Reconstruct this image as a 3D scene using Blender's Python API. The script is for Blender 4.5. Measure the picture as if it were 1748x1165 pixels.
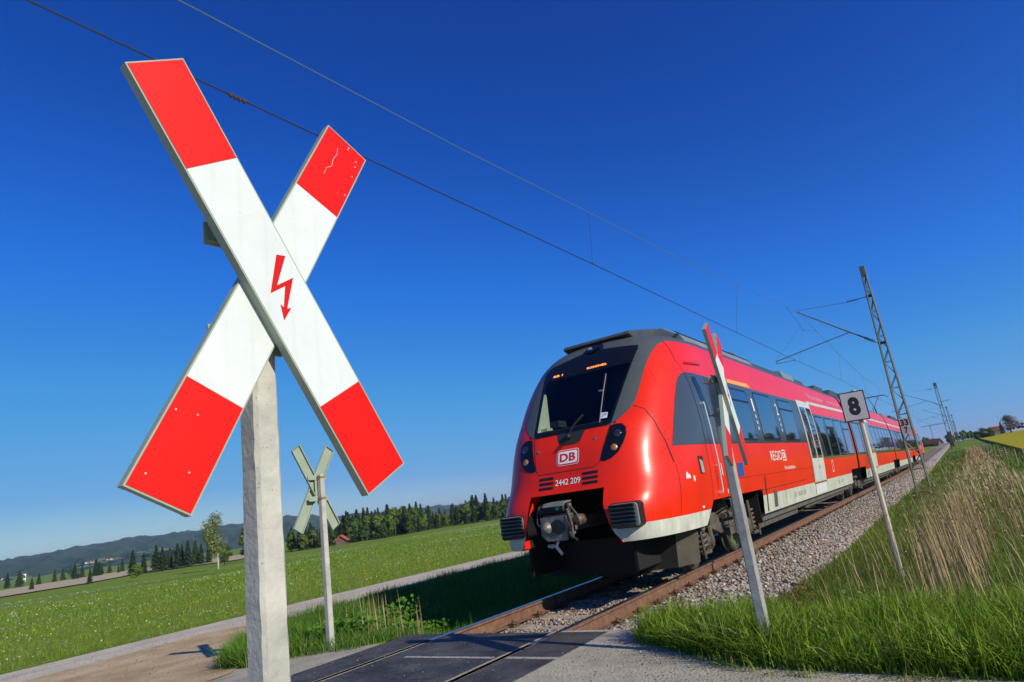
import bpy, bmesh, math, random
import numpy as np
from mathutils import Vector, Matrix
from mathutils.bvhtree import BVHTree
from mathutils.geometry import delaunay_2d_cdt
random.seed(7); RNG = np.random.default_rng(11)
R = math.radians; PI = math.pi
for o in list(bpy.data.objects): bpy.data.objects.remove(o)
scene = bpy.context.scene; C = scene.collection

# ------------------------------------------------------------------ camera, sky, sun
cd = bpy.data.cameras.new('camera'); cam = bpy.data.objects.new('camera', cd); C.objects.link(cam)
cd.sensor_width = 36.0; cd.lens = 36*1119.848/1748; cd.clip_start = .05; cd.clip_end = 20000
_r = Vector((0.81825168, 0.55954643, -0.13180281)); _u = Vector((0.24370977, -0.1299995, 0.96109608)); _f = Vector((-0.52064358, 0.81854011, 0.24273924))
M4 = Matrix((_r, _u, -_f)).transposed().to_4x4(); M4.translation = Vector((4.670, 0, 1.3214)); cam.matrix_world = M4
scene.camera = cam
SUN_EL, SUN_ROT = 29.5, 101.5
w = bpy.data.worlds.new('World'); scene.world = w; w.use_nodes = True
nt = w.node_tree; nt.nodes.clear()
sky = nt.nodes.new('ShaderNodeTexSky'); sky.sky_type = 'NISHITA'; sky.sun_disc = False
sky.sun_elevation = R(SUN_EL); sky.sun_rotation = R(SUN_ROT); sky.altitude = 0; sky.air_density = .6; sky.dust_density = 0; sky.ozone_density = 4.0
# deep polarised-looking blue: one colour curve for the whole sky
sc1 = nt.nodes.new('ShaderNodeVectorMath'); sc1.operation = 'SCALE'; sc1.inputs['Scale'].default_value = .1
cv = nt.nodes.new('ShaderNodeRGBCurve'); cv.mapping.extend = 'HORIZONTAL'
for ci, pts in enumerate(([(0,0),(.047,.004),(.09,.018),(.25,.11),(.37,.165),(.60,.42),(1,.85)], [(0,0),(.08,.052),(.10,.072),(.173,.175),(.30,.31),(.42,.37),(.638,.43),(1,.78)], [(0,0),(.17,.31),(.21,.40),(.30,.60),(.37,.72),(.63,.75),(1,.78)])):
    c = cv.mapping.curves[ci]; c.points[0].location = pts[0]; c.points[1].location = pts[-1]
    for p_ in pts[1:-1]: c.points.new(*p_)
    for p_ in c.points: p_.handle_type = 'VECTOR'
cv.mapping.update()
sc2 = nt.nodes.new('ShaderNodeVectorMath'); sc2.operation = 'SCALE'; sc2.inputs['Scale'].default_value = 10
bg = nt.nodes.new('ShaderNodeBackground'); bg.inputs['Strength'].default_value = .1
wo = nt.nodes.new('ShaderNodeOutputWorld')
nt.links.new(sky.outputs[0], sc1.inputs[0]); nt.links.new(sc1.outputs[0], cv.inputs['Color']); nt.links.new(cv.outputs[0], sc2.inputs[0]); nt.links.new(sc2.outputs[0], bg.inputs[0]); nt.links.new(bg.outputs[0], wo.inputs[0])
sd = bpy.data.lights.new('sun', 'SUN'); sun = bpy.data.objects.new('sun', sd); C.objects.link(sun)
sd.energy = 5.0; sd.angle = R(.53); sd.color = (1, .92, .76)
_sd = Vector((math.sin(R(SUN_ROT))*math.cos(R(SUN_EL)), math.cos(R(SUN_ROT))*math.cos(R(SUN_EL)), math.sin(R(SUN_EL))))
sun.rotation_euler = _sd.to_track_quat('Z', 'Y').to_euler(); sun.location = (60, -10, 40)
scene.view_settings.view_transform = 'Standard'; scene.view_settings.look = 'None'; scene.view_settings.exposure = 0; scene.view_settings.gamma = 1
scene.render.resolution_x = 1024; scene.render.resolution_y = 682

# ------------------------------------------------------------------ materials
MATS = {}
def mat(name, col, rough=.6, metal=0, spec=.5, coat=0, var=0, vscale=8, bump=0, bscale=40, col2=None, trans=0, vcol=False, emit=None, stretch=None, spots=None):
    """principled material; col varies to col2 (or darker/lighter by var) through object-space noise"""
    if name in MATS: return MATS[name]
    m = bpy.data.materials.new(name); m.use_nodes = True; MATS[name] = m
    n = m.node_tree.nodes; l = m.node_tree.links; b = n['Principled BSDF']; out = n['Material Output']
    b.inputs['Base Color'].default_value = (*col, 1); b.inputs['Roughness'].default_value = rough
    b.inputs['Metallic'].default_value = metal; b.inputs['Specular IOR Level'].default_value = spec
    b.inputs['Coat Weight'].default_value = coat; b.inputs['Coat Roughness'].default_value = .14 if 'paint' in name else .03
    tc = n.new('ShaderNodeTexCoord'); src = tc.outputs['Object']
    if stretch:
        mp = n.new('ShaderNodeMapping'); mp.inputs['Scale'].default_value = stretch; l.new(src, mp.inputs[0]); src = mp.outputs[0]
    colsock = None
    if vcol:
        a = n.new('ShaderNodeAttribute'); a.attribute_name = 'Col'; colsock = a.outputs['Color']
    if var or col2:
        nz = n.new('ShaderNodeTexNoise'); nz.inputs['Scale'].default_value = vscale; nz.inputs['Detail'].default_value = 6; nz.inputs['Roughness'].default_value = .65
        l.new(src, nz.inputs['Vector'])
        cr = n.new('ShaderNodeValToRGB'); cr.color_ramp.elements[0].position = .32; cr.color_ramp.elements[1].position = .68
        c1 = tuple(c*(1-var) for c in col); c2 = col2 if col2 else tuple(min(1, c*(1+var)) for c in col)
        cr.color_ramp.elements[0].color = (*c1, 1); cr.color_ramp.elements[1].color = (*c2, 1)
        l.new(nz.outputs['Fac'], cr.inputs[0]); colsock = cr.outputs[0]
        rr = n.new('ShaderNodeMapRange'); rr.inputs['To Min'].default_value = max(.02, rough-.08); rr.inputs['To Max'].default_value = min(1, rough+.08)
        l.new(nz.outputs['Fac'], rr.inputs['Value'])
        if rough > .15: l.new(rr.outputs[0], b.inputs['Roughness'])
    if spots:   # small dark or light specks: (scale, threshold, colour)
        for sc, th, scol in spots:
            vo = n.new('ShaderNodeTexVoronoi'); vo.inputs['Scale'].default_value = sc; l.new(src, vo.inputs['Vector'])
            lt = n.new('ShaderNodeMath'); lt.operation = 'LESS_THAN'; lt.inputs[1].default_value = th; l.new(vo.outputs['Distance'], lt.inputs[0])
            rnd = n.new('ShaderNodeSeparateColor'); l.new(vo.outputs['Color'], rnd.inputs[0])
            g = n.new('ShaderNodeMath'); g.operation = 'GREATER_THAN'; g.inputs[1].default_value = .6; l.new(rnd.outputs[0], g.inputs[0])
            mu = n.new('ShaderNodeMath'); mu.operation = 'MULTIPLY'; l.new(lt.outputs[0], mu.inputs[0]); l.new(g.outputs[0], mu.inputs[1])
            mx = n.new('ShaderNodeMix'); mx.data_type = 'RGBA'; l.new(mu.outputs[0], mx.inputs[0])
            if colsock: l.new(colsock, mx.inputs[6])
            else: mx.inputs[6].default_value = (*col, 1)
            mx.inputs[7].default_value = (*scol, 1); colsock = mx.outputs[2]
    if colsock: l.new(colsock, b.inputs['Base Color'])
    if bump:
        nb = n.new('ShaderNodeTexNoise'); nb.inputs['Scale'].default_value = bscale; nb.inputs['Detail'].default_value = 5
        l.new(src, nb.inputs['Vector'])
        bp = n.new('ShaderNodeBump'); bp.inputs['Strength'].default_value = min(1, bump); bp.inputs['Distance'].default_value = .02*bump
        l.new(nb.outputs['Fac'], bp.inputs['Height']); l.new(bp.outputs[0], b.inputs['Normal'])
    if trans:
        tr = n.new('ShaderNodeBsdfTranslucent'); ms = n.new('ShaderNodeMixShader'); ms.inputs[0].default_value = trans
        if colsock: l.new(colsock, tr.inputs[0])
        else: tr.inputs[0].default_value = (*col, 1)
        l.new(b.outputs[0], ms.inputs[1]); l.new(tr.outputs[0], ms.inputs[2]); l.new(ms.outputs[0], out.inputs['Surface'])
    if emit:
        b.inputs['Emission Color'].default_value = (*emit[0], 1); b.inputs['Emission Strength'].default_value = emit[1]
    return m

RED = mat('traffic_red_paint', (.76, .022, .004), .34, spec=.28, coat=.22, var=.09, vscale=1.3)
WHT = mat('light_grey_skirt_paint', (.50, .51, .42), .4, coat=.15, var=.12, vscale=2.5, stretch=(1, 2.5, 1), col2=(.64, .66, .58))
DGREY = mat('dark_grey_mask_paint', (.075, .085, .085), .42, spec=.45, var=.08, vscale=5)
ROOF = mat('roof_grey_paint', (.16, .18, .18), .55, var=.2, vscale=3)
BAND = mat('window_band_grey', (.05, .062, .075), .12, spec=.6)
GLASSD = mat('tinted_window_glass', (.006, .009, .013), .02, spec=.9, coat=1)
BLK = mat('black_rubber', (.008, .008, .009), .5)
BLKG = mat('black_gloss', (.006, .007, .008), .06, spec=.6)
UND = mat('dusty_underframe', (.085, .07, .055), .8, var=.45, vscale=6, bump=.4)
UNDG = mat('grey_underframe', (.15, .15, .14), .6, var=.3, vscale=5)
STEEL = mat('bare_steel', (.42, .42, .42), .3, metal=.9, var=.2)
CHROME = mat('handrail_steel', (.72, .72, .72), .38, metal=.45)
WTXT = mat('white_lettering', (.78, .78, .76), .4)
PALETXT = mat('pale_slogan_lettering', (.78, .42, .42), .4)
YEL = mat('yellow_stripe', (.8, .36, .01), .35)
CONC = mat('cast_concrete', (.40, .39, .34), .85, var=.16, vscale=7, bump=.35, bscale=70, col2=(.52, .51, .45), spots=[(85, .13, (.12, .11, .09)), (38, .06, (.2, .17, .12))])
CONCR = mat('grey_concrete', (.30, .30, .28), .85, var=.25, vscale=7, bump=.3, bscale=60, spots=[(50, .15, (.1, .1, .09))])
SIGNG = mat('sage_green_sign_back', (.30, .36, .27), .5, var=.08, vscale=6)
LATT = mat('lattice_mast_green', (.075, .09, .075), .6, var=.3, vscale=5)
INSUL = mat('brown_porcelain', (.10, .02, .012), .15)
GALV = mat('galvanised_tube', (.16, .17, .16), .45, metal=.3, var=.2)
WIRE = mat('dark_wire', (.03, .035, .04), .5)
WIREG = mat('bronze_green_wire', (.12, .2, .17), .5)
RAILM = mat('rusty_rail_web', (.15, .07, .04), .75, var=.3, vscale=9, col2=(.21, .11, .07))
RAILH = mat('polished_rail_head', (.42, .42, .42), .30, metal=1)
def sheeting(name, col):
    m = mat(name, col, .42, spec=.22, coat=0); n = m.node_tree.nodes; l = m.node_tree.links; b = n['Principled BSDF']
    tc = n.new('ShaderNodeTexCoord'); vo = n.new('ShaderNodeTexVoronoi'); vo.inputs['Scale'].default_value = 150; vo.inputs['Randomness'].default_value = .12; vo.feature = 'DISTANCE_TO_EDGE'
    l.new(tc.outputs['Object'], vo.inputs['Vector'])
    cr = n.new('ShaderNodeValToRGB'); cr.color_ramp.elements[0].position = .03; cr.color_ramp.elements[1].position = .12
    cr.color_ramp.elements[0].color = (*[c*.95 for c in col], 1); cr.color_ramp.elements[1].color = (*col, 1)
    l.new(vo.outputs['Distance'], cr.inputs[0])
    # scratches and small impact specks
    nz = n.new('ShaderNodeTexNoise'); nz.inputs['Scale'].default_value = 3.5; nz.inputs['Detail'].default_value = 8; nz.inputs['Roughness'].default_value = .75
    l.new(tc.outputs['Object'], nz.inputs['Vector'])
    r2 = n.new('ShaderNodeMapRange'); r2.inputs['From Min'].default_value = .3; r2.inputs['From Max'].default_value = .75; r2.inputs['To Min'].default_value = .9; r2.inputs['To Max'].default_value = 1.06
    l.new(nz.outputs['Fac'], r2.inputs['Value'])
    mm = n.new('ShaderNodeVectorMath'); mm.operation = 'SCALE'; l.new(cr.outputs[0], mm.inputs[0]); l.new(r2.outputs[0], mm.inputs['Scale'])
    v2 = n.new('ShaderNodeTexVoronoi'); v2.inputs['Scale'].default_value = 33; l.new(tc.outputs['Object'], v2.inputs['Vector'])
    lt = n.new('ShaderNodeMath'); lt.operation = 'LESS_THAN'; lt.inputs[1].default_value = .07; l.new(v2.outputs['Distance'], lt.inputs[0])
    n3 = n.new('ShaderNodeTexNoise'); n3.inputs['Scale'].default_value = 4; l.new(tc.outputs['Object'], n3.inputs['Vector'])
    g3 = n.new('ShaderNodeMath'); g3.operation = 'GREATER_THAN'; g3.inputs[1].default_value = .6; l.new(n3.outputs['Fac'], g3.inputs[0])
    mu = n.new('ShaderNodeMath'); mu.operation = 'MULTIPLY'; l.new(lt.outputs[0], mu.inputs[0]); l.new(g3.outputs[0], mu.inputs[1])
    mx = n.new('ShaderNodeMix'); mx.data_type = 'RGBA'; l.new(mu.outputs[0], mx.inputs[0]); l.new(mm.outputs[0], mx.inputs[6]); mx.inputs[7].default_value = (.6, .45, .4, 1)
    l.new(mx.outputs[2], b.inputs['Base Color']); return m
SRED = sheeting('red_reflective_sheeting', (.72, .008, .004))
SWHT = sheeting('white_reflective_sheeting', (.66, .71, .70))
ARED = mat('red_arrow_film', (.55, .008, .006), .45, spec=.2)

# ------------------------------------------------------------------ mesh helpers
class MB:
    def __init__(s): s.v = []; s.f = []; s.mi = []
    def add(s, vs, fs, mi=0):
        k = len(s.v); s.v += [tuple(v) for v in vs]; s.f += [tuple(i+k for i in f) for f in fs]; s.mi += [mi]*len(fs); return s
    def box(s, x0, x1, y0, y1, z0, z1, mi=0, M=None):
        vs = [(x, y, z) for x in (x0, x1) for y in (y0, y1) for z in (z0, z1)]
        if M is not None: vs = [M @ Vector(v) for v in vs]
        return s.add(vs, [(0,1,3,2), (4,6,7,5), (0,4,5,1), (2,3,7,6), (0,2,6,4), (1,5,7,3)], mi)
    def prism(s, poly, a, b, axis='x', mi=0, M=None):
        """polygon extruded from a to b along axis; poly in the other two axes (xyz order)"""
        def P(p, t): return {'x': (t, p[0], p[1]), 'y': (p[0], t, p[1]), 'z': (p[0], p[1], t)}[axis]
        n = len(poly); vs = [P(p, a) for p in poly]+[P(p, b) for p in poly]
        if M is not None: vs = [M @ Vector(v) for v in vs]
        fs = [tuple(range(n))[::-1], tuple(range(n, 2*n))]+[(i, (i+1) % n, n+(i+1) % n, n+i) for i in range(n)]
        return s.add(vs, fs, mi)
    def tube(s, pts, r, n=8, mi=0, caps=True):
        pts = [Vector(p) for p in pts]; rs = r if isinstance(r, (list, tuple)) else [r]*len(pts); rings = []
        for i, p in enumerate(pts):
            d = (pts[min(i+1, len(pts)-1)]-pts[max(i-1, 0)]).normalized()
            a = Vector((0, 0, 1)) if abs(d.z) < .9 else Vector((1, 0, 0))
            e = d.cross(a).normalized(); g = d.cross(e)
            rings.append([p+(e*math.cos(t)+g*math.sin(t))*rs[i] for t in [2*PI*k/n for k in range(n)]])
        vs = [v for q in rings for v in q]; fs = []
        for i in range(len(pts)-1):
            for k in range(n): fs.append((i*n+k, i*n+(k+1) % n, (i+1)*n+(k+1) % n, (i+1)*n+k))
        if caps: fs += [tuple(range(n)), tuple(range((len(pts)-1)*n, len(pts)*n))[::-1]]
        return s.add(vs, fs, mi)
    def lathe(s, prof, c, axis, n=16, mi=0):
        """prof: list of (radius, offset along axis)"""
        ax = Vector(axis).normalized(); a = Vector((0, 0, 1)) if abs(ax.z) < .9 else Vector((1, 0, 0)); e = ax.cross(a).normalized(); g = ax.cross(e); c = Vector(c)
        vs = []; fs = []
        for r, h in prof:
            for k in range(n): t = 2*PI*k/n; vs.append(c+ax*h+(e*math.cos(t)+g*math.sin(t))*r)
        for i in range(len(prof)-1):
            for k in range(n): fs.append((i*n+k, i*n+(k+1) % n, (i+1)*n+(k+1) % n, (i+1)*n+k))
        fs += [tuple(range(n)), tuple(range((len(prof)-1)*n, len(prof)*n))[::-1]]
        return s.add(vs, fs, mi)
    def mesh(s, name, mats, smooth=False, org=(0, 0, 0), fixn=True):
        me = bpy.data.meshes.new(name); ox, oy, oz = org
        me.from_pydata([(x-ox, y-oy, z-oz) for x, y, z in s.v], [], s.f)
        for m in (mats if isinstance(mats, (list, tuple)) else [mats]): me.materials.append(m)
        if any(s.mi): me.polygons.foreach_set('material_index', s.mi)
        if fixn:
            bm = bmesh.new(); bm.from_mesh(me); bmesh.ops.recalc_face_normals(bm, faces=bm.faces); bm.to_mesh(me); bm.free()
        if smooth:
            me.polygons.foreach_set('use_smooth', [True]*len(me.polygons))
            if smooth != 'all': me.set_sharp_from_angle(angle=R(smooth if smooth is not True else 40))
        me.update(); return me
    def build(s, name, mats, parent=None, smooth=False, org=None, bevel=0, fixn=True):
        if org is None: org = tuple(parent.location) if parent is not None and parent.type == 'EMPTY' and parent.parent is None else (0, 0, 0)
        if parent is not None and parent.parent is not None: org = tuple(parent.parent.location)
        me = s.mesh(name, mats, smooth, org, fixn); o = bpy.data.objects.new(name, me); C.objects.link(o)
        if parent is not None: o.parent = parent
        if bevel:
            b = o.modifiers.new('bevel', 'BEVEL'); b.width = bevel; b.segments = 2; b.limit_method = 'ANGLE'; b.angle_limit = R(50)
        return o
def tag(o, label=None, cat=None, group=None, kind=None):
    if label: o['label'] = label
    if cat: o['category'] = cat
    if group: o['group'] = group
    if kind: o['kind'] = kind
    return o
def thing(name, loc, label, cat, group=None):
    o = bpy.data.objects.new(name, None); C.objects.link(o); o.location = loc; o.empty_display_size = .3
    return tag(o, label, cat, group)
def dup_tree(root, loc=None, rotz=None, label=None):
    r = root.copy(); C.objects.link(r)
    if loc is not None: r.location = loc
    if rotz is not None: r.rotation_euler.z = rotz
    if label: r['label'] = label
    for ch in root.children:
        c = ch.copy(); C.objects.link(c); c.parent = r
        for g in ch.children:
            d = g.copy(); C.objects.link(d); d.parent = c
    return r
FCACHE = {}
def text_mesh(s, bold=0.0, res=3):
    k = (s, bold)
    if k in FCACHE: return FCACHE[k]
    cu = bpy.data.curves.new('t', 'FONT'); cu.body = s; cu.size = 1; cu.offset = bold; cu.resolution_u = res
    o = bpy.data.objects.new('t', cu); C.objects.link(o); dg = bpy.context.evaluated_depsgraph_get(); dg.update()
    me = bpy.data.meshes.new_from_object(o.evaluated_get(dg)); vs = np.array([v.co[:] for v in me.vertices]); fs = [tuple(p.vertices) for p in me.polygons]
    bpy.data.objects.remove(o); bpy.data.meshes.remove(me); bpy.data.curves.remove(cu)
    lo = vs.min(0); hi = vs.max(0); vs = (vs-lo)/np.maximum(hi-lo, 1e-6); FCACHE[k] = (vs[:, :2], fs); return FCACHE[k]

# ------------------------------------------------------------------ terrain
def sm(v, a, b):
    t = np.clip((v-a)/(b-a), 0, 1); return t*t*(3-2*t)
def rise(y):
    t = np.clip(np.asarray(y, float)-45, 0, 355); return np.where(t < 20, .011*t*t/40, .011*(t-10))
TX = [-6000,-900,-400,-150,-60,-30,-10.2,-9,-6.8,-5.4,-3.2,-2.2,-1.6,1.6,2.2,3.2,4.2,7,20,60,300,3000]
TZ = [-9,-7,-5,-2.8,-1.6,-1.0,-.40,-.36,-.30,-.28,-.40,-.45,-.38,-.38,-.45,-.32,-.3,-.2,.45,1.3,3,5]
RX = [-6000,-900,-400,-150,-60,-30,-10,-6,-3,-1.4,1.4,4,8,60,300,3000]
RZ = [-9,-7,-5,-2.8,-1.6,-1.0,-.40,-.29,-.13,-.012,-.012,-.012,-.03,.3,1.5,4]
def hgt(x, y):
    x = np.asarray(x, float); y = np.asarray(y, float)
    k = sm(y, 6.3, 7.3)
    return np.interp(x, RX, RZ)*(1-k)+np.interp(x, TX, TZ)*k+rise(y)*sm(x, -90, -8)
H = lambda x, y: float(hgt(x, y))
def grid_obj(name, xs, ys, zf, m, smooth=True):
    X, Y = np.meshgrid(xs, ys); Z = zf(X, Y); nx, ny = len(xs), len(ys)
    v = np.stack([X.ravel(), Y.ravel(), Z.ravel()], 1); i = np.arange(nx*ny).reshape(ny, nx)
    f = np.stack([i[:-1, :-1], i[:-1, 1:], i[1:, 1:], i[1:, :-1]], -1).reshape(-1, 4)
    me = bpy.data.meshes.new(name); me.from_pydata(v.tolist(), [], f.tolist()); me.materials.append(m)
    if smooth: me.polygons.foreach_set('use_smooth', [True]*len(me.polygons))
    o = bpy.data.objects.new(name, me); C.objects.link(o); return o
def ground_mat():
    m = mat('meadow_ground', (.05, .10, .014), .95, spec=.1); n = m.node_tree.nodes; l = m.node_tree.links; b = n['Principled BSDF']
    tc = n.new('ShaderNodeTexCoord')
    def noise(s, d=6, r=.65, st=None):
        nz = n.new('ShaderNodeTexNoise'); nz.inputs['Scale'].default_value = s; nz.inputs['Detail'].default_value = d; nz.inputs['Roughness'].default_value = r
        if st:
            mp = n.new('ShaderNodeMapping'); mp.inputs['Scale'].default_value = st; l.new(tc.outputs['Object'], mp.inputs[0]); l.new(mp.outputs[0], nz.inputs['Vector'])
        else: l.new(tc.outputs['Object'], nz.inputs['Vector'])
        return nz.outputs['Fac']
    def ramp(s, cols):
        cr = n.new('ShaderNodeValToRGB'); e = cr.color_ramp.elements
        while len(e) < len(cols): e.new(.5)
        for k, (p, c) in enumerate(cols): e[k].position = p; e[k].color = (*c, 1)
        l.new(s, cr.inputs[0]); return cr.outputs[0]
    def mix(f, a, c):
        mx = n.new('ShaderNodeMix'); mx.data_type = 'RGBA'; l.new(f, mx.inputs[0]); l.new(a, mx.inputs[6])
        if isinstance(c, tuple): mx.inputs[7].default_value = (*c, 1)
        else: l.new(c, mx.inputs[7])
        return mx.outputs[2]
    a = ramp(noise(.9), [(.3, (.10, .17, .012)), (.5, (.14, .22, .016)), (.72, (.19, .27, .022))])
    c = ramp(noise(.035, 4, .55, (1, .35, 1)), [(.35, (.12, .19, .014)), (.6, (.20, .26, .02))])
    f = n.new('ShaderNodeValue'); f.outputs[0].default_value = .45
    a = mix(f.outputs[0], a, c)
    # flower drifts: pale specks, denser in wide bands
    vo = n.new('ShaderNodeTexVoronoi'); vo.inputs['Scale'].default_value = 3.2; l.new(tc.outputs['Object'], vo.inputs['Vector'])
    lt = n.new('ShaderNodeMath'); lt.operation = 'LESS_THAN'; lt.inputs[1].default_value = .26; l.new(vo.outputs['Distance'], lt.inputs[0])
    band = ramp(noise(.05, 3, .5, (1, .5, 1)), [(.46, (0, 0, 0)), (.6, (1, 1, 1))])
    mu = n.new('ShaderNodeMath'); mu.operation = 'MULTIPLY'; l.new(lt.outputs[0], mu.inputs[0]); l.new(band, mu.inputs[1])
    a = mix(mu.outputs[0], a, (.34, .38, .20))
    l.new(a, b.inputs['Base Color'])
    bp = n.new('ShaderNodeBump'); bp.inputs['Strength'].default_value = .6; bp.inputs['Distance'].default_value = .12; l.new(noise(5, 8, .75), bp.inputs['Height']); l.new(bp.outputs[0], b.inputs['Normal'])
    return m
def spaced(segs):
    out = []
    for a, b, s in segs: out += list(np.arange(a, b-1e-9, s))
    out.append(segs[-1][1]); return np.array(out)
xs = spaced([(-6000,-1000,500), (-1000,-200,50), (-200,-30,7), (-30,-11,1), (-11,10,.25), (10,60,2), (60,300,20), (300,3000,300)])
ys = spaced([(-600,-60,60), (-60,-6,4), (-6,12,.3), (12,60,1.5), (60,420,8), (420,1400,70), (1400,6000,500)])
def zg(X, Y):
    z = hgt(X, Y); z = np.where((np.abs(X) < 2.05) & (Y > 6.2), z-.12, z); z = np.where((np.abs(X) < 1.3) & (Y < 6.4), z-.2, z); return z
tag(grid_obj('ground', xs, ys, zg, ground_mat()), kind='structure')

# --- sheets that follow the terrain
def drape_sheet(name, poly, m, off, step, thick=0):
    xs_ = [p[0] for p in poly]; ys_ = [p[1] for p in poly]
    pts = [Vector(p) for p in poly]; n0 = len(pts); edges = [(i, (i+1) % n0) for i in range(n0)]
    pts2 = []
    for i in range(n0):
        a = Vector(poly[i]); b = Vector(poly[(i+1) % n0]); k = max(1, int((b-a).length/step))
        for j in range(k): pts2.append(a.lerp(b, j/k))
    n0 = len(pts2); edges = [(i, (i+1) % n0) for i in range(n0)]
    def inside(x, y):
        c = False; j = n0-1
        for i in range(n0):
            xi, yi = pts2[i]; xj, yj = pts2[j]
            if (yi > y) != (yj > y) and x < (xj-xi)*(y-yi)/(yj-yi)+xi: c = not c
            j = i
        return c
    gx = np.arange(min(xs_)+step/2, max(xs_), step); gy = np.arange(min(ys_)+step/2, max(ys_), step)
    inner = [Vector((x, y)) for x in gx for y in gy if inside(x, y)]
    vo, eo, fo, *_ = delaunay_2d_cdt(pts2+inner, edges, [], 0, 1e-5)
    mb = MB(); vs = [(v.x, v.y, H(v.x, v.y)+off) for v in vo]
    fs = [f for f in fo if inside(sum(vo[i].x for i in f)/3, sum(vo[i].y for i in f)/3)]
    mb.add(vs, fs)
    if thick:
        k = len(vs); ring = [(p.x, p.y) for p in pts2]
        mb.add([(x, y, H(x, y)+off) for x, y in ring]+[(x, y, H(x, y)+off-thick) for x, y in ring], [(i, (i+1) % n0, n0+(i+1) % n0, n0+i) for i in range(n0)])
    return mb.build(name, m, smooth='all')
GRAVROAD = mat('compacted_gravel_road', (.38, .345, .255), .95, spec=.1, var=.18, vscale=2.2, bump=.9, bscale=45, col2=(.50, .455, .34), spots=[(45, .22, (.47, .45, .41)), (60, .2, (.14, .125, .105))])
PATHM = mat('pale_gravel_path', (.52, .46, .33), .95, spec=.1, var=.10, vscale=1.2, bump=.8, bscale=40, col2=(.62, .55, .41), spots=[(38, .22, (.5, .48, .44)), (50, .2, (.2, .18, .15))])
DIRT = mat('brown_dirt', (.45, .31, .15), .97, spec=.1, var=.2, vscale=1.1, bump=.9, bscale=30, col2=(.60, .46, .28), spots=[(40, .2, (.42, .38, .32)), (30, .1, (.12, .08, .05))])
tag(drape_sheet('path', [(-7.7,6.5),(-7.7,12),(-7.7,60),(-7.7,160),(-11.0,160),(-11.0,60),(-11.0,12),(-10.75,5),(-10.4,1),(-10.3,-10),(-6.9,-10),(-6.9,1)], PATHM, .016, .8), kind='structure')
tag(drape_sheet('dirt_patch', [(-2.3,1.0),(-2.5,3.4),(-2.9,4.9),(-3.9,5.9),(-5.3,7.2),(-7.5,9.2),(-8.9,8.6),(-8.6,5),(-8.2,2),(-7.9,-3),(-4,-5)], DIRT, .021, .5), kind='structure')
tag(drape_sheet('road', [(-1.3,5.85),(-2.3,5.75),(-3.1,5.4),(-4.3,5.2),(-4.3,2),(-3.2,-3),(-2,-12),(12,-12),(14,4.2),(8,4.7),(6.4,4.85),(4.7,5.02),(3.5,5.25),(2.6,5.5),(1.9,5.9),(1.62,6.4),(1.3,6.45)], GRAVROAD, .012, .5), kind='structure')

# ballast bed
BALM = mat('ballast_fines', (.25, .22, .19), .95, spec=.15, var=.4, vscale=14, bump=1, bscale=22, col2=(.40, .38, .35), spots=[(17, .3, (.46, .45, .44)), (21, .25, (.28, .17, .11)), (24, .25, (.08, .075, .07))])
def balz(X, Y):
    a = np.abs(X); z = np.interp(a, [0, .6, .9, 1.42, 2.05, 2.15], [-.215, -.215, -.205, -.21, -.41, -.5]); return z+rise(Y)*sm(X*0, -90, -8)+.012*np.sin(X*31+Y*17)*np.cos(Y*23-X*11)
tag(grid_obj('ballast_bed', np.linspace(-2.15, 2.15, 40), spaced([(6.38, 30, .12), (30, 120, .8), (120, 340, 4)]), balz, BALM), kind='structure')

# ------------------------------------------------------------------ track
def zr(y): return float(rise(y))
track = thing('railway_track', (0, 6, 0), 'single railway track with rusty rails on concrete sleepers under the red train', 'railway track')
RP = [(-.075,-.172),(.075,-.172),(.075,-.163),(.012,-.148),(.009,-.05),(.036,-.035),(.036,-.006),(.030,0),(-.030,0),(-.036,-.006),(-.036,-.035),(-.009,-.05),(-.012,-.148),(-.075,-.163)]
for s in (-1, 1):
    mb = MB(); yy = [-12, 6.3]+list(spaced([(7, 45, 19), (45, 340, 8)])); n = len(RP)
    for y in yy: mb.v += [(s*.753+a, y, b+zr(y)) for a, b in RP]
    for i in range(len(yy)-1):
        for k in range(n):
            top = k in (5, 6, 7, 8)
            mb.f.append((i*n+k, i*n+(k+1) % n, (i+1)*n+(k+1) % n, (i+1)*n+k)); mb.mi.append(1 if k in (6, 7, 8) else 0)
    mb.f.append(tuple(range(n))); mb.mi.append(0)
    mb.build('rail', [RAILM, RAILH], track)
SLEEP = mat('sleeper_concrete', (.32, .28, .22), .9, var=.25, vscale=7, bump=.4, bscale=50)
sl = MB(); sl.prism([(-1.3,-.36),(1.3,-.36),(1.3,-.20),(1.24,-.182),(.45,-.182),(.3,-.20),(-.3,-.20),(-.45,-.182),(-1.24,-.182),(-1.3,-.20)], -.13, .13, 'y'); slm = sl.mesh('sleeper', SLEEP)
fb = MB()
for s in (-1, 1):
    for q in (-1, 1):
        x = s*.753+q*.12; fb.box(x-.05, x+.05, -.075, .075, -.182, -.155); fb.tube([(x, -.01, -.17), (x, -.01, -.10)], .016, 6)
        fb.tube([(x-q*.07, -.045, -.150), (x+q*.03, -.045, -.135), (x+q*.05, 0, -.14), (x+q*.03, .045, -.135), (x-q*.07, .045, -.150)], .011, 5)
fbm = fb.mesh('rail_fastening', mat('rusty_fastening', (.10, .045, .025), .8, var=.3, vscale=20))
NS = 300; y = 6.85
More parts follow.
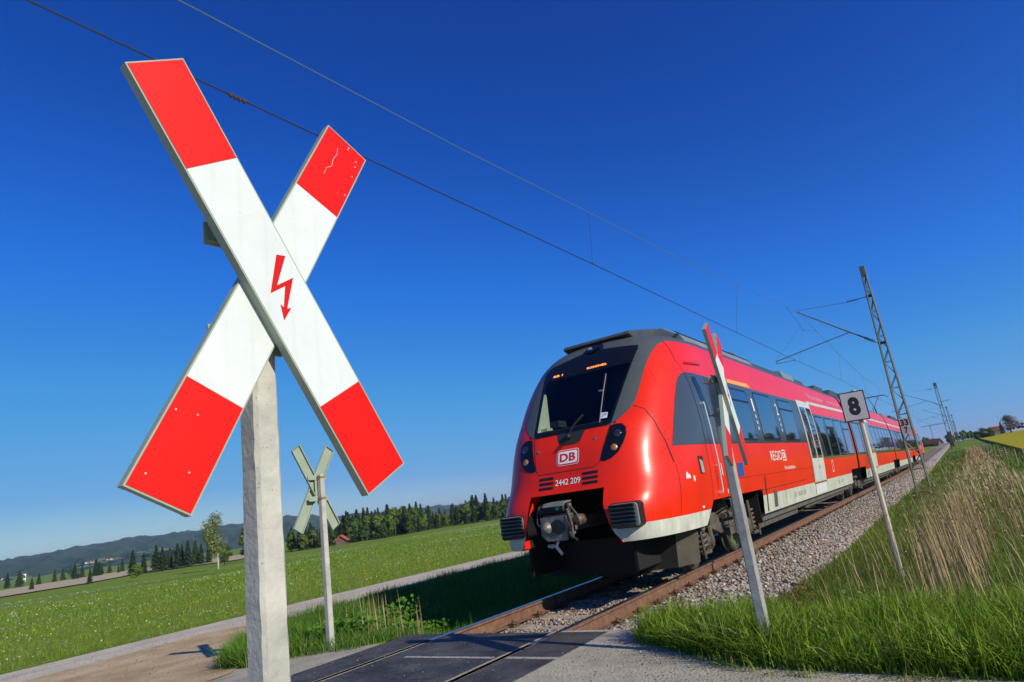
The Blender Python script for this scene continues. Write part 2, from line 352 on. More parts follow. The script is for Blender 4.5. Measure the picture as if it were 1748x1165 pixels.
for i in range(NS):
    if y > 190: break
    o = bpy.data.objects.new('sleeper', slm); C.objects.link(o); o.parent = track; o.location = (random.uniform(-.02, .02), y-6, zr(y)+random.uniform(-.006, .004)); o.rotation_euler.z = random.uniform(-.008, .008)
    if i < 60:
        f = bpy.data.objects.new('rail_fastening', fbm); C.objects.link(f); f.parent = o; f['kind'] = 'stuff'
    y += .62

# crossing deck: rubber panels
def rubber():
    m = mat('ribbed_rubber', (.03, .03, .03), .68, spec=.35); n = m.node_tree.nodes; l = m.node_tree.links; b = n['Principled BSDF']
    tc = n.new('ShaderNodeTexCoord')
    wv = n.new('ShaderNodeTexWave'); wv.bands_direction = 'Y'; wv.inputs['Scale'].default_value = 11.5; wv.inputs['Distortion'].default_value = 0; l.new(tc.outputs['Object'], wv.inputs['Vector'])
    w2 = n.new('ShaderNodeTexWave'); w2.bands_direction = 'X'; w2.inputs['Scale'].default_value = 7; l.new(tc.outputs['Object'], w2.inputs['Vector'])
    mu = n.new('ShaderNodeMath'); mu.operation = 'MULTIPLY'; l.new(wv.outputs['Fac'], mu.inputs[0]); l.new(w2.outputs['Fac'], mu.inputs[1])
    bp = n.new('ShaderNodeBump'); bp.inputs['Strength'].default_value = .8; bp.inputs['Distance'].default_value = .018; l.new(mu.outputs[0], bp.inputs['Height']); l.new(bp.outputs[0], b.inputs['Normal'])
    nz = n.new('ShaderNodeTexNoise'); nz.inputs['Scale'].default_value = 2.6; nz.inputs['Detail'].default_value = 8; nz.inputs['Roughness'].default_value = .7; l.new(tc.outputs['Object'], nz.inputs['Vector'])
    cr = n.new('ShaderNodeValToRGB'); e = cr.color_ramp.elements; e[0].position = .38; e[1].position = .75; e[0].color = (.030, .030, .029, 1); e[1].color = (.14, .13, .115, 1); l.new(nz.outputs['Fac'], cr.inputs[0])
    vo = n.new('ShaderNodeTexVoronoi'); vo.inputs['Scale'].default_value = 16; l.new(tc.outputs['Object'], vo.inputs['Vector'])
    lt = n.new('ShaderNodeMath'); lt.operation = 'LESS_THAN'; lt.inputs[1].default_value = .1; l.new(vo.outputs['Distance'], lt.inputs[0])
    mx = n.new('ShaderNodeMix'); mx.data_type = 'RGBA'; l.new(lt.outputs[0], mx.inputs[0]); l.new(cr.outputs[0], mx.inputs[6]); mx.inputs[7].default_value = (.36, .34, .3, 1)
    l.new(mx.outputs[2], b.inputs['Base Color']); return m
RUB = rubber()
deck = thing('crossing_deck', (0, 3, -.1), 'black ribbed rubber deck panels between and beside the rails at the level crossing', 'crossing deck')
ye = 6.33
for x0, x1 in ((-1.33, -.797), (-.685, .685), (.797, 1.35)):
    y = ye; k = 0
    while y > -1:
        w_ = .90; a = y-w_
        if k == 0:
            mb = MB(); mb.prism([(y-w_+.003, -.15), (y-w_+.003, .003), (y-.08, .003), (y, -.10), (y, -.15)], x0, x1, 'x')
        elif k == 1:
            mb = MB(); mb.box(x0, x1, y-w_+.003, y-.003, -.15, .003)
        else: mb = MB(); mb.box(x0, x1, y-w_+.003, y-.003, -.15, .003)
        if k < 6: mb.build('rubber_panel', RUB, deck)
        y -= w_; k += 1
mb = MB(); mb.box(-.45, .66, 5.215, 5.265, .003, .0055); mb.box(.80, 1.35, 5.215, 5.275, .003, .006)
mb.build('worn_white_strip', mat('worn_white_strip_paint', (.40, .37, .31), .9, var=.6, vscale=40, col2=(.5, .47, .4)), deck)
mb = MB()
for s in (-1, 1): mb.box(s*.753-.09, s*.753+.09, -1, 6.2, -.15, -.035)
mb.build('flangeway_filler', mat('gritty_flangeway', (.07, .065, .055), .9, var=.4, vscale=20, bump=.5), deck)

ARROW = [(-.0014,.0764),(.0246,.0774),(-.0053,-.0092),(.0435,.0200),(.0197,-.0687),(.0319,-.0658),(.0089,-.1018),(.0010,-.0600),(.0104,-.0660),(.0182,-.0073),(-.0248,-.0336)]
# ------------------------------------------------------------------ St Andrew's cross signs
ARM = 1.2; AW = .156; CUT = .331
def sign_frame(Cn, yaw, roll=0):
    e = Vector((math.cos(yaw), math.sin(yaw), 0)); n = Vector((math.sin(yaw), -math.cos(yaw), 0)); v = Vector((0, 0, 1))
    e2 = e*math.cos(roll)+v*math.sin(roll); v2 = v*math.cos(roll)-e*math.sin(roll)
    return Matrix(((e2.x, v2.x, n.x, Cn[0]), (e2.y, v2.y, n.y, Cn[1]), (e2.z, v2.z, n.z, Cn[2]), (0, 0, 0, 1)))
def crossing_sign(label, Cn, yaw, roll, ang, post, gz, arrow=False, ptop=None, post_mat=None):
    root = thing('crossing_sign', (post[0], post[1], gz), label, 'crossing sign', 'St Andrew crosses at the level crossing')
    F = sign_frame(Cn, yaw, roll); d = .028
    def arm(s, z0, split):
        al = s*ang; A = Matrix.Rotation(al, 4, 'Z'); M = F @ A
        # folded plate: thin face with a rim turned back on both long edges
        segs = [(-ARM/2, -.02)] if False else ([(-ARM/2, ARM/2)] if not split else [(-ARM/2, ARM/2)])
        body = MB()
        for a, b in segs:
            body.box(-AW/2, AW/2, a, b, z0-.003, z0, M=M)
            for q in (-1, 1):
                body.box(q*AW/2-(.003 if q > 0 else 0), q*AW/2+(.003 if q < 0 else 0), a, b, z0-d, z0-.0032, M=M)
                body.box(q*(AW/2-.014) if q > 0 else -AW/2+.0032, AW/2-.0032 if q > 0 else -(AW/2-.014), a, b, z0-d, z0-d+.003, M=M)
            for e_ in (a, b-.003): body.box(-AW/2+.0035, AW/2-.0035, e_, e_+.003, z0-d+.0035, z0-.0033, M=M)
        ob = body.build('sign_arm', SIGNG, root, bevel=0)
        g = .004; zt = z0+.0012
        def film(a, b, m, name):
            f = MB(); f.box(-AW/2+g, AW/2-g, a, b, z0+.0002, zt, M=M); o = f.build(name, m, ob); return o
        film(CUT+.0006, ARM/2-g, SRED, 'red_film'); film(-ARM/2+g, -CUT-.0006, SRED, 'red_film')
        if split:
            h = AW/2/math.sin(2*ang)+.0; 
            film(.001, CUT-.0006, SWHT, 'white_film'); film(-CUT+.0006, -.001, SWHT, 'white_film')
        else: film(-CUT+.0006, CUT-.0006, SWHT, 'white_film')
        return ob
    arm(-1 if False else 1, 0.0, False)       # top arm, upper left to lower right
    arm(-1, -.0305, False)
    if arrow:
        mb = MB(); P2 = ARROW; 
        vo, eo, fo, *_ = delaunay_2d_cdt([Vector(p) for p in P2], [(i, (i+1) % len(P2)) for i in range(len(P2))], [], 1, 1e-6)
        mb.add([F @ Vector((v.x, v.y, .0022)) for v in vo], fo); mb.build('lightning_arrow', ARED, root, fixn=True)
    if arrow and gz > -.04:
        mb = MB(); A2 = F @ Matrix.Rotation(-ang, 4, 'Z'); zz = -.0290
        P = [(-.02,.55),(-.012,.53),(-.016,.50),(-.010,.475),(-.022,.455),(-.020,.43)]
        mb.tube([A2 @ Vector((a, b, zz)) for a, b in P], .0007, 4)
        for a, b in ((.05,.56),(.055,.54),(.06,.50),(.01,.585),(.065,.42),(.03,-.52),(-.05,-.56),(-.06,-.41)): mb.lathe([(.0, 0), (.0022, .0002), (.0, .0006)], A2 @ Vector((a, b, zz)), (F.to_3x3() @ Vector((0, 0, 1))), 6)
        mb.build('scratches', mat('scratch_pale', (.75, .6, .55), .6), root)['kind'] = 'stuff'
    # brackets
    for bz in (.13, -.14):
        mb = MB(); mb.box(-.155, .15, bz-.030, bz+.030, -.075, -.068, M=F); mb.box(-.145, .14, bz+.019, bz+.024, -.068, -.060, M=F); mb.box(-.145, .14, bz-.024, bz-.019, -.068, -.060, M=F)
        for q in (-.12, .12): mb.box(q-.015, q+.015, bz-.02, bz+.02, -.068, -.0595, M=F)
        mb.build('bracket', SIGNG, root)
    mb = MB(); mb.box(-.035, .035, -.18, .17, -.0680, -.0600, M=F); mb.build('back_plate', SIGNG, root)
    px, py = post; hw = .036; c = .009; top = ptop
    poly = [(-hw+c,-hw),(hw-c,-hw),(hw,-hw+c),(hw,hw-c),(hw-c,hw),(-hw+c,hw),(-hw,hw-c),(-hw,-hw+c)]
    mb = MB(); n = len(poly)
    rngs = list(np.linspace(gz-.3, top-.012, 60 if arrow else 12))+[top]
    for k, z in enumerate(rngs):
        for (a, b) in poly:
            j = (RNG.normal(0, .0007) if arrow else 0); t = (1.08-.12*(z-gz)/2.2)*(1 if k < len(rngs)-1 else .86)
            mb.v.append((px+a*t+j, py+b*t+(RNG.normal(0, .0007) if arrow else 0), z))
    for i in range(len(rngs)-1):
        for k in range(n): mb.f.append((i*n+k, i*n+(k+1) % n, (i+1)*n+(k+1) % n, (i+1)*n+k)); mb.mi.append(0)
    mb.f.append(tuple(range((len(rngs)-1)*n, len(rngs)*n))); mb.mi.append(0)
    mb.build('post', post_mat or CONC, root)
    for bz in (.13, -.14):
        z = Cn[2]+bz; h = hw*1.04+.002; mb = MB()
        if z < top:
            for a in ((-h-.004, h+.004, -h-.004, -h), (-h-.004, h+.004, h, h+.004), (-h-.004, -h, -h, h), (h, h+.004, -h, h)):
                mb.box(px+a[0], px+a[1], py+a[2], py+a[3], z-.012, z+.012)
            mb.tube([(px-h-.03, py-h-.003, z), (px-h-.0, py-h-.003, z)], .007, 6)
            nv = F.to_3x3() @ Vector((0, 0, 1)); q = Vector((px, py, z)); tp = Vector(Cn)+Vector((0, 0, bz))-nv*.07
            mb.tube([q+(tp-q).normalized()*.03, tp], .009, 6)
            mb.build('clamp', mat('rusty_band', (.30, .20, .11), .6, metal=.3, var=.4, vscale=20), root)
    return root
crossing_sign('large close red and white St Andrew cross with red lightning arrow on a concrete post', (3.33, 1.03, 1.958), 1.473, .018, .511, (3.2245, 1.034), -.03, True, 1.83)
crossing_sign('small St Andrew cross showing its plain green back, left of the track', (-2.372, 5.807, 1.893), 1.617+PI, 0, .529, (-2.26, 5.84), -.25, False, 2.06)
crossing_sign('St Andrew cross seen almost edge on, standing in grass in front of the train side', (3.253, 5.298, 1.955), 1.665, 0, .52, (3.135, 5.36), -.05, True, 2.13, CONCR)

# ------------------------------------------------------------------ train
TC = 44.7
train = thing('regional_train', (0, TC, 0), 'red four-car regional electric train with dark window bands and white doors coming towards the crossing', 'train')
PZ = [.57,.69,.80,.90,1.02,1.20,1.41,1.55,1.75,2.0,2.25,2.5,2.75,3.0,3.2,3.4,3.55,3.64,3.74,3.84,3.92,3.97,4.0]
PW = [1.375,1.385,1.40,1.41,1.42,1.44,1.455,1.463,1.463,1.463,1.46,1.45,1.435,1.41,1.375,1.33,1.285,1.235,1.15,1.0,.80,.5,0]
NZ = [.57,.69,.8,1.0,1.2,1.32,1.45,1.6,1.8,2.0,2.27,2.9,3.55,3.7,3.84,3.92,3.97,4.0]
NY0 = [8.12,8.10,8.06,8.05,8.07,8.14,8.235,8.295,8.345,8.42,8.57,9.10,9.67,9.84,10.1,10.5,11.0,11.9]
NY1z = [.57,1.02,1.2,1.6,2.0,3.0,3.6,3.9,4.0]; NY1 = [9.6,9.6,9.7,9.9,10.1,10.4,11.1,12.2,12.95]
NNz = [.57,1.2,1.32,1.45,1.8,2.3,2.9,3.5,3.65,3.9,4.0]; NN = [6,6,5.4,5,4.7,4.7,5.0,5.5,5,3.0,2.4]
def zrows(): 
    rows = []
    key = [.57,.69,.80,.90,1.02,1.10,1.20,1.30,1.41,1.48,1.55,1.65]+list(np.arange(1.75, 3.60, .075))+[3.62,3.68,3.74,3.79,3.84,3.88,3.92,3.945,3.97,3.985,3.9975]
    return key
def smi(z, A, B, h=.09):
    h = h*float(np.clip(min(z-.95, 3.93-z)/.35, 0, 1))
    return float(np.mean([np.interp(z+t*h, A, B) for t in (-1, -.75, -.5, -.25, 0, .25, .5, .75, 1)]))
ZR = zrows()
YC = [13.1, 18.3, 20.25, 23.0, 25.4, 27.28]
def body_rows(full=True):
    """half body (x>0) of the driving car: list of rows of points; columns agree between rows"""
    rows = []
    for z in ZR:
        w_ = max(float(np.interp(z, PZ, PW)), .02); y0 = smi(z, NZ, NY0); y1 = smi(z, NY1z, NY1, .3); n = smi(z, NNz, NN, .3)
        xo = float(np.interp(z, [.57,.69,.85,1.15,1.41], [.80,.79,.68,.60,.59])); xo = min(xo, w_*.6)
        t6 = math.asin(min(1, (xo/w_)**(n/2))); ts = list(np.linspace(0, 1, 9)**1*0)
        # first 8 columns equally spaced in x up to xo, then by angle
        row = []
        for k in range(9):
            x = xo*k/8; t = (x/w_)**(n); row.append((x, y1-(y1-y0)*math.sqrt(max(0, 1-t))))
        for k in range(1, 25):
            q = k/24; t = t6+(PI/2-t6)*(1-(1-q)**1.35); x = w_*math.sin(t)**(2/n); row.append((x, y1-(y1-y0)*math.cos(t)))
        y2 = float(np.interp(z, [.57,.69,1.02], [9.66,9.72,10.12])) if z <= 1.021 else max(10.12, y1+(13.1-y1)*.2)
        for yy in [y2]+YC: row.append((w_, yy))
        zz = z
        rows.append([(x, yy, (.69 if (z < .6 and yy < 12) else z)) for x, yy in row])
    return rows
ROWS = body_rows(); NR = len(ROWS); NC = len(ROWS[0])
def full_verts():
    vs = []; 
    for r in ROWS:
        vs += [(-x, y, z) for x, y, z in r[::-1]]+[(x, y, z) for x, y, z in r[1:]]
    return vs, 2*NC-1
FV, FN = full_verts()
bvh = BVHTree.FromPolygons([Vector(v) for v in FV], [(i*FN+k, i*FN+k+1, (i+1)*FN+k+1, (i+1)*FN+k) for i in range(NR-1) for k in range(FN-1)])
def inpoly(px, py, P):
    c = False; j = len(P)-1
    for i in range(len(P)):
        xi, yi = P[i]; xj, yj = P[j]
        if (yi > py) != (yj > py) and px < (xj-xi)*(py-yi)/(yj-yi)+xi: c = not c
        j = i
    return c
def symm(P, dx=.02): return [(x+dx, z) for x, z in P]+[(-x+dx, z) for x, z in P[::-1]]
WS = symm([(.60,2.262),(.655,2.29),(.825,3.46),(.81,3.545),(.40,3.60),(.20,3.625),(.16,3.72),(.08,3.775)])
WS = [((x-.03, z-.055) if (x < -.7 and z > 3) else ((x, z-.02) if -.5 < x < -.3 and z > 3 else (x, z))) for x, z in WS]
GL = symm([(.58,2.325),(.62,2.36),(.765,3.20),(.75,3.235)])
body = MB(); body.v = list(FV)
GLH = [(x*1.05, 2.80+(z-2.80)*1.05) for x, z in GL]
for i in range(NR-1):
    for k in range(FN-1):
        q = (i*FN+k, i*FN+k+1, (i+1)*FN+k+1, (i+1)*FN+k); col = k-(NC-1); hc = (col if col >= 0 else -col-1)   # half column index
        z0 = ZR[i]; z1 = ZR[i+1]
        if z1 <= 1.411 and hc < 8: continue                          # coupler bay
        if z1 <= 1.021 and hc == 33: continue                        # bogie cut-out
        if z1 <= 1.021 and hc == 38: continue
        if hc < 14 and 2.2 < z0 < 3.5:
            cx = [FV[j] for j in q]
            if any(inpoly(v[0], v[2], GLH) for v in cx): continue
        mi = 1 if z1 <= .901 else (2 if z0 >= 3.60 else 0)
        body.f.append(q); body.mi.append(mi)
body.build('cab_body', [RED, WHT, DGREY], train, smooth=55)
parts1 = []   # everything of the driving car collects here through train.children

def drape(poly, view, name, m, off=.004, side=1, step=.06, parent=None, edge=.0, smooth='all', holes=(), tri=None, lift=None):
    """a panel cut to the outline poly and laid on the body surface, off metres proud"""
    if tri is None:
        n0 = len(poly); P = []
        for i in range(n0):
            a = Vector(poly[i]); b = Vector(poly[(i+1) % n0]); k = max(1, int((b-a).length/step))
            for j in range(k): P.append(a.lerp(b, j/k))
        n0 = len(P); E = [(i, (i+1) % n0) for i in range(n0)]; allp = list(P)
        for h in holes:
            hp = []
            for i in range(len(h)):
                a = Vector(h[i]); b = Vector(h[(i+1) % len(h)]); k = max(1, int((b-a).length/step))
                for j in range(k): hp.append(a.lerp(b, j/k))
            s0 = len(allp); allp += hp; E += [(s0+i, s0+(i+1) % len(hp)) for i in range(len(hp))]
        PP = [(p.x, p.y) for p in P]; xs_ = [p.x for p in P]; ys_ = [p.y for p in P]
        for gx in np.arange(min(xs_)+step/2, max(xs_), step):
            for gy in np.arange(min(ys_)+step/2, max(ys_), step):
                if inpoly(gx, gy, PP): allp.append(Vector((gx, gy)))
        vo, eo, fo, *_ = delaunay_2d_cdt(allp, E, [], 0, 1e-6)
        F = []
        for f in fo:
            cx = sum(vo[i].x for i in f)/len(f); cy = sum(vo[i].y for i in f)/len(f)
            if inpoly(cx, cy, PP) and not any(inpoly(cx, cy, h) for h in holes): F.append(tuple(f))
        V2 = [(v.x, v.y) for v in vo]
    else: V2, F = tri
    vs = []
    for a, b in V2:
        if view == 'F': o = Vector((a, 5, b)); d = Vector((0, 1, 0))
        elif view == 'S': o = Vector((side*3, a, b)); d = Vector((-side, 0, 0))
        else: o = Vector((a, b, 6)); d = Vector((0, 0, -1))
        h = bvh.ray_cast(o, d)
        if h[0] is None: h = bvh.ray_cast(o+Vector((-.0013 if a > 0 else .0013, .0007 if view == 'S' else 0, -.0011)), d)
        if h[0] is None: h = bvh.ray_cast(o+Vector((-.012 if a > 0 else .012, 0, -.009)), d)
        nn = h[1]; nn = -nn if nn.dot(d) > 0 else nn
        vs.append(h[0]+nn*(off+(lift(a, b) if lift else 0)))
    if view == 'S' and side < 0: F = [f[::-1] for f in F]
    mb = MB(); mb.add(vs, F)
    o = mb.build(name, m, parent or train, smooth=smooth, fixn=False)
    # make normals point outwards
    bm = bmesh.new(); bm.from_mesh(o.data)
    if bm.faces:
        dd = {'F': Vector((0, -1, 0)), 'S': Vector((side, 0, 0)), 'T': Vector((0, 0, 1))}[view]
        tot = sum((f.normal.dot(dd)*f.calc_area() for f in bm.faces))
        if tot < 0: bmesh.ops.reverse_faces(bm, faces=bm.faces)
    bm.to_mesh(o.data); bm.free(); return o
def rrect(x0, x1, y0, y1, r=.05, n=4):
    out = []
    for cx, cy, a in ((x1-r, y1-r, 0), (x0+r, y1-r, 90), (x0+r, y0+r, 180), (x1-r, y0+r, 270)):
        for k in range(n+1): t = R(a+90*k/n); out.append((cx+r*math.cos(t), cy+r*math.sin(t)))
    return out
def dtext(s, view, x0, x1, z0, z1, m, off=.007, side=1, bold=0, name='lettering', parent=None, shear=0, rot=0):
    v, f = text_mesh(s, bold)
    pts = []
    for a, b in v:
        X = x0+(x1-x0)*a; Z = z0+(z1-z0)*b+rot*(a-.5)*(x1-x0)
        pts.append((X, Z))
    return drape(None, view, name, m, off, side, parent=parent, tri=(pts, f), smooth=False)
def line(pts, view, wd, name, m, off=.003, side=1, parent=None):
    """thin ribbon along a polyline"""
    L = []; Rr = []; P = []
    for i in range(len(pts)-1):
        a = Vector(pts[i]); b = Vector(pts[i+1]); k = max(1, int((b-a).length/.08))
        for j in range(k): P.append(a.lerp(b, j/k))
    P.append(Vector(pts[-1])); V = []; F = []
    for i, p in enumerate(P):
        d = (P[min(i+1, len(P)-1)]-P[max(i-1, 0)]).normalized(); nn = Vector((-d.y, d.x))*wd/2; V += [tuple(p+nn), tuple(p-nn)]
    for i in range(len(P)-1): F.append((2*i, 2*i+1, 2*i+3, 2*i+2))
    return drape(None, view, name, m, off, side, parent=parent, tri=(V, F))
# front mask, windscreen frame, glass
MASK = symm([(.655,2.258),(.78,2.34),(.89,2.455),(.94,2.55),(.97,2.77),(.99,3.03),(1.01,3.23),(1.035,3.40),(1.06,3.53),(1.085,3.63)], .015)
drape(MASK, 'F', 'front_mask', DGREY, .005, holes=[GL])
wf = drape(WS, 'F', 'windscreen_frame', BLKG, .010, holes=[GL])
glass = bpy.data.materials.new('windscreen_glass'); glass.use_nodes = True; gn = glass.node_tree.nodes; gl_ = glass.node_tree.links; gn.clear()
go = gn.new('ShaderNodeOutputMaterial'); gm = gn.new('ShaderNodeMixShader'); gt = gn.new('ShaderNodeBsdfTransparent'); gg = gn.new('ShaderNodeBsdfGlossy'); fr = gn.new('ShaderNodeLayerWeight'); fr.inputs[0].default_value = .5; fpw = gn.new('ShaderNodeMath'); fpw.operation = 'POWER'; fpw.inputs[1].default_value = 4; fml = gn.new('ShaderNodeMath'); fml.operation = 'MULTIPLY_ADD'; fml.inputs[1].default_value = .7; fml.inputs[2].default_value = .05; gl_.new(fr.outputs['Facing'], fpw.inputs[0]); gl_.new(fpw.outputs[0], fml.inputs[0])
gt.inputs[0].default_value = (.55, .62, .58, 1); gg.inputs['Roughness'].default_value = .01; gl_.new(fml.outputs[0], gm.inputs[0]); gl_.new(gt.outputs[0], gm.inputs[1]); gl_.new(gg.outputs[0], gm.inputs[2]); gl_.new(gm.outputs[0], go.inputs[0])
drape(GL, 'F', 'windscreen', glass, .008)
LED = mat('amber_led', (.9, .25, .05), .5, emit=((1, .22, .04), 3.0))
def led(s, x0, x1, z, slope):
    v, f = text_mesh(s, .02); pts = [(x0+(x1-x0)*a, z+.034*b+slope*(a-.5)*(x1-x0)) for a, b in v]
    # the display is scanned: only a band of dots of each letter is lit
    F = [q for q in f if sum(pts[i][1]-slope*((pts[i][0]-x0)/(x1-x0)-.5)*(x1-x0) for i in q)/len(q) > z-1]
    return drape(None, 'F', 'destination_display', LED, .014, tri=(pts, F), parent=wf, smooth=False)
led('RB 1', -.62, -.44, 3.285, 0); led('KOCHEL', .02, .38, 3.29, 0)
# cab interior
INTD = mat('dark_cab_interior', (.012, .014, .014), .8); INTL = mat('pale_cab_panel', (.80, .82, .70), .6)
mb = MB()
mb.box(-1.1, 1.1, 10.6, 10.62, 1.9, 3.45); mb.box(-.85, .85, 9.0, 10.6, 1.9, 1.92); mb.box(-.85, .85, 10.0, 10.6, 3.4, 3.42)
for q in (-1, 1): mb.prism([(q*.88, 9.4), (q*.90, 9.4), (q*1.08, 10.6), (q*1.06, 10.6)], 1.9, 2.85, 'z'); mb.prism([(q*.78, 9.75), (q*.80, 9.75), (q*1.0, 10.6), (q*.98, 10.6)], 2.85, 3.4, 'z')
mb.build('cab_interior', INTD, train)
mb = MB(); mb.prism([(8.86, 2.30), (9.42, 2.30), (9.47, 3.05), (9.40, 3.05)], -.85, -.82, 'x'); mb.box(-.82, -.70, 9.12, 9.3, 2.30, 2.46); mb.build('cab_side_panel', INTL, train)
mb = MB(); mb.prism([(8.75, 2.25), (8.80, 2.37), (9.5, 2.42), (9.5, 2.25)], -.8, .8, 'x'); mb.box(-.52, -.38, 8.95, 9.2, 2.42, 2.52); mb.build('driver_desk', mat('desk_grey', (.05, .05, .05), .7), train)
mb = MB(); mb.box(.20, .66, 9.8, 9.95, 2.4, 3.05); mb.box(.30, .56, 9.8, 9.92, 3.05, 3.25); mb.build('driver_seat', mat('seat_blue', (.012, .02, .045), .9), train)
stk = drape([(.475,2.375),(.595,2.37),(.59,2.455),(.47,2.465)], 'F', 'windscreen_sticker', mat('sticker_white', (.62, .70, .75), .5), .012)
dtext('209', 'F', .49, .575, 2.395, 2.445, mat('sticker_blue_print', (.05, .12, .3), .5), .014, parent=stk)
# wipers
mb = MB()
def fp(x, z, off=.03):
    h = bvh.ray_cast(Vector((x, 5, z)), Vector((0, 1, 0))); nn = h[1]; nn = -nn if nn.y > 0 else nn
    return h[0]+nn*off
mb.tube([fp(.50, 2.30, .03), fp(.46, 2.70, .035), fp(.42, 3.10, .03)], .008, 6); mb.tube([fp(.38, 2.80, .05), fp(.45, 2.80, .045)], .014, 6)
mb.build('wiper_blade', mat('wiper_metal', (.30, .30, .28), .4, metal=.4), train, smooth=True)
mb = MB(); mb.tube([fp(.0, 2.20, .03), fp(.10, 2.34, .06), fp(.2, 2.46, .05)], .016, 6); mb.tube([fp(-.02, 2.18, .03), fp(-.16, 2.02, .03)], .010, 6); mb.tube([fp(.03, 2.18, .03), fp(-.12, 2.01, .03)], .008, 6)
mb.lathe([(.0, 0), (.045, 0), (.045, .05), (.02, .07)], fp(0, 2.19, .0), (0, -1, .3), 10); mb.build('wiper_arm', BLK, train, smooth=True)
drape([(-.21,2.262),(.27,2.262),(.20,2.10),(.13,2.075),(-.09,2.075),(-.16,2.13)], 'F', 'wiper_recess', mat('dark_recess', (.02, .022, .022), .6), .006)
for x, z in ((-.50, 2.05), (.45, 2.10)): 
    mb = MB(); mb.lathe([(.022, 0), (.022, .012), (.008, .016)], fp(x, z, .0), (0, -1, .2), 10); mb.build('hood_bolt', STEEL, train, smooth=True)
# top light
tl = drape([(.11*math.cos(t), 3.665+.075*math.sin(t)) for t in np.linspace(0, 2*PI, 20)[:-1]], 'F', 'top_headlight', BLKG, .014, lift=lambda a, b: .02)
mb = MB(); c = fp(-.035, 3.66, .035); mb.lathe([(.0, 0), (.035, .003), (.045, .0), (.0, -.01)][::-1], c, (0, -1, .4), 14); mb.build('lens', mat('lens_glass', (.25, .27, .28), .1), tl, smooth=True)
# head lamps
HLR = [(.545,1.785),(.60,1.768),(.70,1.795),(.79,1.86),(.855,1.98),(.885,2.09),(.875,2.185),(.82,2.24),(.74,2.25),(.665,2.235),(.605,2.0)]
LENS = mat('headlamp_lens', (.02, .022, .024), .08, coat=1); AMB = mat('amber_reflector', (.55, .25, .09), .35, metal=.5, var=.6, vscale=60)
for s in (1, -1):
    P = [(s*(x), z) for x, z in HLR]
    if s < 0: P = P[::-1]
    hl = drape(P, 'F', 'headlight', BLKG, .008, step=.03)
    hb = drape([(s*(.725+(x-.725)*1.07), 2.01+(z-2.01)*1.05) for x, z in HLR][::s], 'F', 'lamp_gasket', BLK, .004, step=.03, parent=hl)
    def lens(x, z, r, m, nm):
        c = fp(s*x, z, .010); h = bvh.ray_cast(Vector((s*x, 5, z)), Vector((0, 1, 0))); nn = h[1]; nn = -nn if nn.y > 0 else nn
        mb = MB(); mb.lathe([(r*1.1, 0), (r, .006), (r*.7, .014), (.001, .018)], c, nn, 18); mb.build(nm, m, hl, smooth=True)
    lens(.775, 2.12, .055, LENS, 'upper_lamp'); lens(.735, 1.925, .046, AMB, 'lower_lamp')
# hood seams and DB plate
SEAM = mat('panel_gap', (.05, .004, .004), .7)
line([(-.62, 2.26), (-.525, 1.77), (-.48, 1.705), (.44, 1.705), (.525, 1.77), (.655, 2.26)], 'F', .008, 'hood_seam', SEAM)
EMB = mat('emblem_white', (.80, .80, .78), .35)
x0, x1, z0, z1 = -.147, .170, 1.812, 1.985
pl_ = drape(rrect(x0-.025, x1+.025, z0-.025, z1+.025, .045), 'F', 'emblem_plate', EMB, .0045, step=.04)
drape(rrect(x0-.018, x1+.018, z0-.018, z1+.018, .04), 'F', 'emblem_border', RED, .006, step=.04, parent=pl_)
drape(rrect(x0, x1, z0, z1, .03), 'F', 'emblem_field', EMB, .0075, step=.04, parent=pl_)
mat('emblem_red', (.6, .01, .01), .4)
dtext('DB', 'F', x0+.028, x1-.028, z0+.028, z1-.028, MATS['emblem_red'], .0095, bold=.03, parent=pl_)
dtext('2442 209', 'F', -.19, .215, 1.515, 1.60, WTXT, .007, bold=.012)
for s in (1, -1):
    for k in range(3):
        zc = 1.635-.067*k; xa = .232; P = rrect(*sorted((s*xa+.01, s*(xa+.25)+.01)), zc-.019, zc+.019, .017, 3)
        drape(P, 'F', 'grille_slot', BLK, .004, step=.05)
# lower front: coupler bay, buffers, plough
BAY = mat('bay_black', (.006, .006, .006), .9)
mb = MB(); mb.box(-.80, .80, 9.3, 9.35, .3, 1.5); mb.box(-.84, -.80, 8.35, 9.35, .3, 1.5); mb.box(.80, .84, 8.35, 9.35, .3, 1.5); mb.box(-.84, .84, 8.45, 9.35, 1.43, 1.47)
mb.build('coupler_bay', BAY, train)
mb = MB()
for s in (1, -1):
    mb = MB(); mb.add([(s*.59, 8.28, 1.41), (s*.60, 8.09, 1.15), (s*.68, 8.07, .85), (s*.79, 8.10, .69), (s*.82, 8.6, .69), (s*.82, 8.6, 1.47), (s*.6, 8.6, 1.47)], [tuple(range(7))]); mb.build('bay_cheek', RED, train)
for s in (1, -1):
    mb = MB(); mb.prism(rrect(*sorted((s*.69, s*1.09)), .87, 1.175, .05), 8.06, 8.6, 'y'); bf = mb.build('buffer_pad', mat('buffer_grey', (.22, .24, .22), .6), train, bevel=.012)
    mb = MB()
    for k in range(6):
        zc = .895+.051*k; mb.prism([(8.06, zc-.023), (8.03, zc-.006), (8.0, zc+.012), (8.06, zc+.018)], *sorted((s*.692, s*1.05)), 'x')
    mb.build('buffer_ribs', mat('buffer_rib_grey', (.035, .045, .05), .5), bf)
    g = MB(); g.prism(rrect(*sorted((s*.68, s*1.10)), .86, 1.187, .055), 8.075, 8.58, 'y'); g.build('buffer_gasket', BLK, bf)
CPL = mat('coupler_steel', (.17, .165, .145), .5, metal=.4, var=.45, vscale=9); HOSE = mat('rubber_hose', (.025, .028, .03), .5)
def place(mb): return mb
ox = -.03
